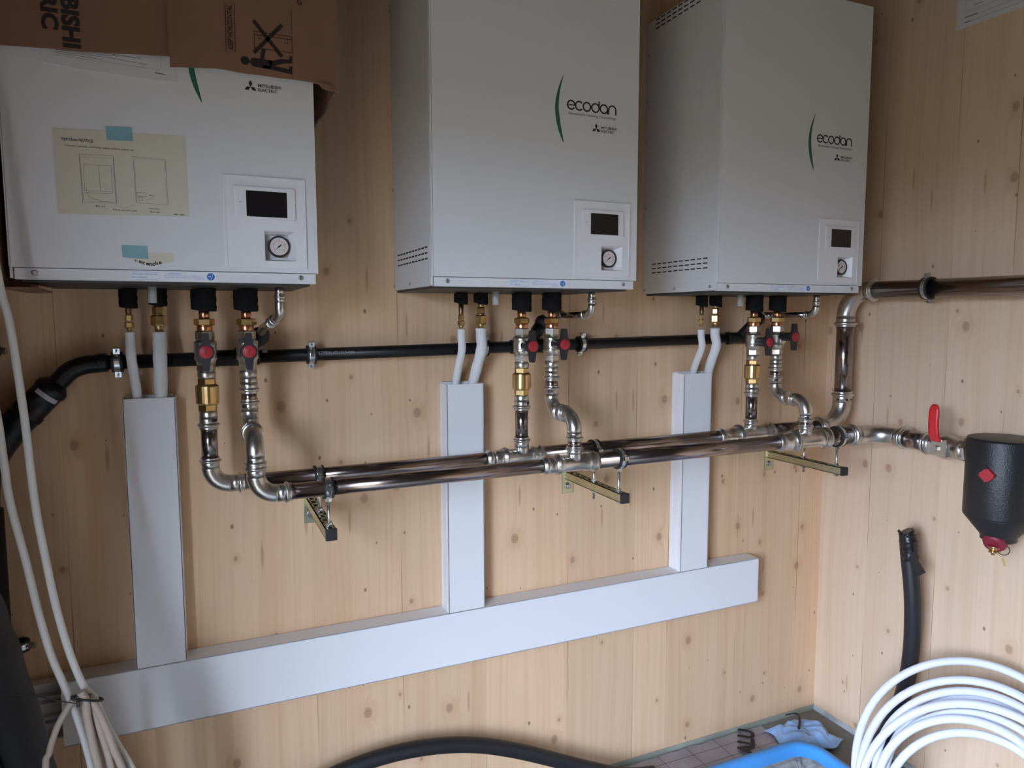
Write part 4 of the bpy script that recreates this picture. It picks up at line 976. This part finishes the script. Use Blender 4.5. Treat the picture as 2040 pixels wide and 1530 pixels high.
# ================================================================ hoses
t = thing('insulated_hose', (-.14, -.36, -1.5), 'thick dark insulated hose slanting down at the left edge', 'hose')
edge = [(-.262,-.28,-.10),(-.262,-.32,-.32),(-.235,-.35,-.50),(-.205,-.35,-.62),(-.183,-.35,-.72),(-.150,-.35,-.90),(-.120,-.35,-1.10),(-.105,-.34,-1.30),(-.10,-.33,FL+.01)]
P_ = smooth_path(edge, 8); wbuild(MB().sweep(P_, [.050*(1+.03*sin(k*.9)) for k in range(len(P_))], 30), 'outer_sleeve', 'dhose', t)
P_ = smooth_path([(max(a-.055,-.30), y-.060, z) for a, y, z in edge], 8); wbuild(MB().sweep(P_, [.042*(1+.03*sin(k*1.1)) for k in range(len(P_))], 26), 'second_sleeve', 'dhose', t)
t = thing('black_hose', (2.10, -.36, FL), 'black hose with a taped end standing up against the right wall', 'hose')
hp = [(2.14,-.427,-.732),(2.14,-.433,-.785),(2.145,-.451,-.932),(2.160,-.444,-1.100),(2.180,-.412,-1.253),(2.190,-.367,-1.381),(2.195,-.320,-1.476),(2.19,-.27,FL+.026)]
P_ = smooth_path(hp, 8); wbuild(MB().sweep(P_, .0235, 26), 'hose', 'hose', t)
b = MB(); R0 = random.Random(5)
pts = [(2.14+R0.uniform(-.001,.001), -.4265-k*.0011-.00, -.728-k*.0055) for k in range(15)]
b.sweep(pts, [.0260*(1+R0.uniform(-.10,.09)) for k in range(15)], 13); b.sweep([(2.14,-.4275,-.730),(2.136,-.424,-.722)], [.0250,.0225], 7); b.obox((2.128,-.410,-.727), (0,.8,.5), (0,-.5,.8), X_, (.007,.004,.002))
tp = wbuild(b, 'tape_wrap', 'tapeb', t)
b = MB(); b.obox((2.118,-.476,-.808), (0,-.75,-.85), (0,.85,-.75), X_, (.030,.014,.002)); b.obox((2.122,-.464,-.800), (0,-.4,-1), (0,1,-.4), X_, (.026,.012,.002)); wbuild(b, 'tape_flap', 'tapeb', tp)
hp = [(.02,-.10,FL+.025),(.12,-.09,-1.44),(.26,-.07,-1.345),(.40,-.06,-1.290),(.55,-.055,-1.262),(.70,-.055,-1.262),(.85,-.055,-1.290),(1.00,-.060,-1.345),(1.22,-.065,-1.452),(1.36,-.075,-1.51),(1.46,-.10,FL+.024)]
tag(wbuild(MB().sweep(smooth_path(hp, 8), .0215, 26), 'flexible_hose', 'hose'), 'black hose arching along the foot of the back wall', 'hose')

# ================================================================ pipe coil leaning on the right wall
LEAN = R_(37); U = Vector((sin(LEAN), 0, cos(LEAN))); V = Vector((0,-1,0)); Nn = U.cross(V)
if Nn.x > 0: Nn = -Nn
O_ = Vector((2.17, -.6, -1.06))
rings = [(.120,-.278,.302,.000),(.146,-.314,.289,.004),(.201,-.381,.298,.030),(.157,-.314,.262,.006),(.154,-.296,.231,-.012),(.182,-.353,.246,.012),(.178,-.371,.237,.030),(.198,-.382,.226,.014)]
pts = []
for k, (cx, cz, r, off) in enumerate(rings):
    nx = rings[min(k+1, len(rings)-1)]
    for s in range(72):
        a = -pi/2+2*pi*s/72
        # blend to the next ring during the last quarter of the turn (bottom, below the frame)
        f = 0 if s < 50 else (s-50)/22; f = f*f*(3-2*f)
        C_ = [p*(1-f)+q*f for p, q in zip((cx, cz, r, off), nx)]
        q = O_+V*(C_[0]+C_[2]*cos(pi+a+pi) )+U*(C_[1]+C_[2]*sin(a))+Nn*C_[3]
        zmin = FL+.0125
        if q.z < zmin: q.z = zmin
        pts.append(q)
b = MB().sweep(pts, .0112, 16)
tag(wbuild(b, 'pipe_coil', 'pex'), 'coil of white plastic pipe leaning against the right wall', 'pipe coil')

# ================================================================ floor things
t = thing('foil_sheet', (1.6, -.12, FL), 'grey foil sheet with black letters lying along the foot of the back wall', 'foil')
b = MB(); n, m_ = 28, 8; g = []; R0 = random.Random(2)
for i in range(n+1):
    g.append([b.bm.verts.new((1.05+.93*i/n+R0.uniform(-.002,.002), -.012-.30*j/m_, FL+.003+R0.uniform(0,.0025)+.004*abs(sin(i*1.1+j)))) for j in range(m_+1)])
for i in range(n):
    for j in range(m_): b._f([g[i][j], g[i][j+1], g[i+1][j+1], g[i+1][j]], True)
wbuild(b, 'sheet', 'foil', t)
b = MB(); b.text('ALU', 1.828, -.150, FL+.0125, width=.152, height=.058, rot=R_(48), bold=.045, plane='xy')
for k in range(6): b.seg((1.30+k*.115, -.015), (1.30+k*.115, -.30), .0012, FL+.0118, FL+.0122, 'xy')
for yy in (-.06, -.115, -.17): b.seg((1.06, yy), (1.97, yy), .0010, FL+.0118, FL+.0122, 'xy')
wbuild(b, 'print', 'foilink', t)
# blue tub with dried cement
t = thing('blue_tub', (1.80, -.33, FL), 'shallow bright blue tub with dried grey cement on the floor in the corner', 'tub')
def rrect(x0, x1, y0, y1, r, n=10):
    o = []
    for cx, cy, a0 in ((x1-r, y1-r, 0), (x0+r, y1-r, 90), (x0+r, y0+r, 180), (x1-r, y0+r, 270)):
        for k in range(n+1): a = R_(a0+90*k/n); o.append((cx+r*cos(a), cy+r*sin(a)))
    return o
def loft(b, loops, smooth=True, cap=False):
    R = [[b.bm.verts.new(p) for p in l] for l in loops]
    for i in range(len(R)-1):
        k = len(R[i])
        for j in range(k): b._f([R[i][j], R[i][(j+1)%k], R[i+1][(j+1)%k], R[i+1][j]], smooth)
    if cap: b._f(R[-1])
tz = -1.470; tx0, tx1, ty0, ty1 = 1.42, 1.998, -.47, -.198
L = lambda d, z, r=.085: [(x, y, z) for x, y in rrect(tx0+d, tx1-d, ty0+d, ty1-d, r-d*.6)]
b = MB(); loft(b, [L(.018, FL+.013), L(.004, tz-.008), L(0, tz-.004), L(.002, tz), L(.020, tz+.001), L(.028, tz-.006), L(.048, FL+.018)], cap=True)
wbuild(b, 'tub_shell', 'tub', t)
b = MB(); R0 = random.Random(8); lp = []
for k, (d, z) in enumerate(((.037, -1.500), (.055, -1.503), (.075, -1.512), (.11, -1.515), (.14, -1.513))): lp.append([(x+R0.uniform(-.003,.003), y+R0.uniform(-.003,.003), z+R0.uniform(-.004,.004)) for x, y, _ in L(d, z)] if k else L(d, z))
loft(b, lp, smooth=False, cap=True); wbuild(b, 'dried_cement', 'cement', t)
# crumpled bag behind it
b = MB(); R0 = random.Random(11); n, m_ = 26, 16; g = []
for i in range(n+1):
    row = []
    for j in range(m_+1):
        a, c_ = i/n, j/m_
        ed = min(a, 1-a, c_, 1-c_)*5; ed = min(ed, 1)
        x = 1.955+.195*a+.012*sin(c_*9+a*4)+.02*c_; y = -.050-.165*c_-.012*sin(a*11)*(c_)
        z = FL+.014+ed*(.010+.016*abs(sin(a*7+c_*5))+.010*abs(sin(a*15-c_*9))+R0.uniform(0,.003))
        row.append(b.bm.verts.new((x, min(y, -.008), z)))
    g.append(row)
for i in range(n):
    for j in range(m_): b._f([g[i][j], g[i][j+1], g[i+1][j+1], g[i+1][j]], True)
tag(wbuild(b, 'plastic_bag', 'bag'), 'crumpled pale blue plastic bag between the blue tub and the corner', 'bag')
b = MB(); b.sweep(smooth_path([(2.035,-.135,FL+.050),(2.070,-.105,FL+.054),(2.100,-.070,FL+.050),(2.095,-.050,FL+.045),(2.070,-.040,FL+.040)], 5), [.0040]*8+[.0032]*7+[.0025]*6, 8)
tag(wbuild(b, 'dark_cord', 'rubber'), 'short dark hooked cord lying on the pale blue plastic bag', 'cord')
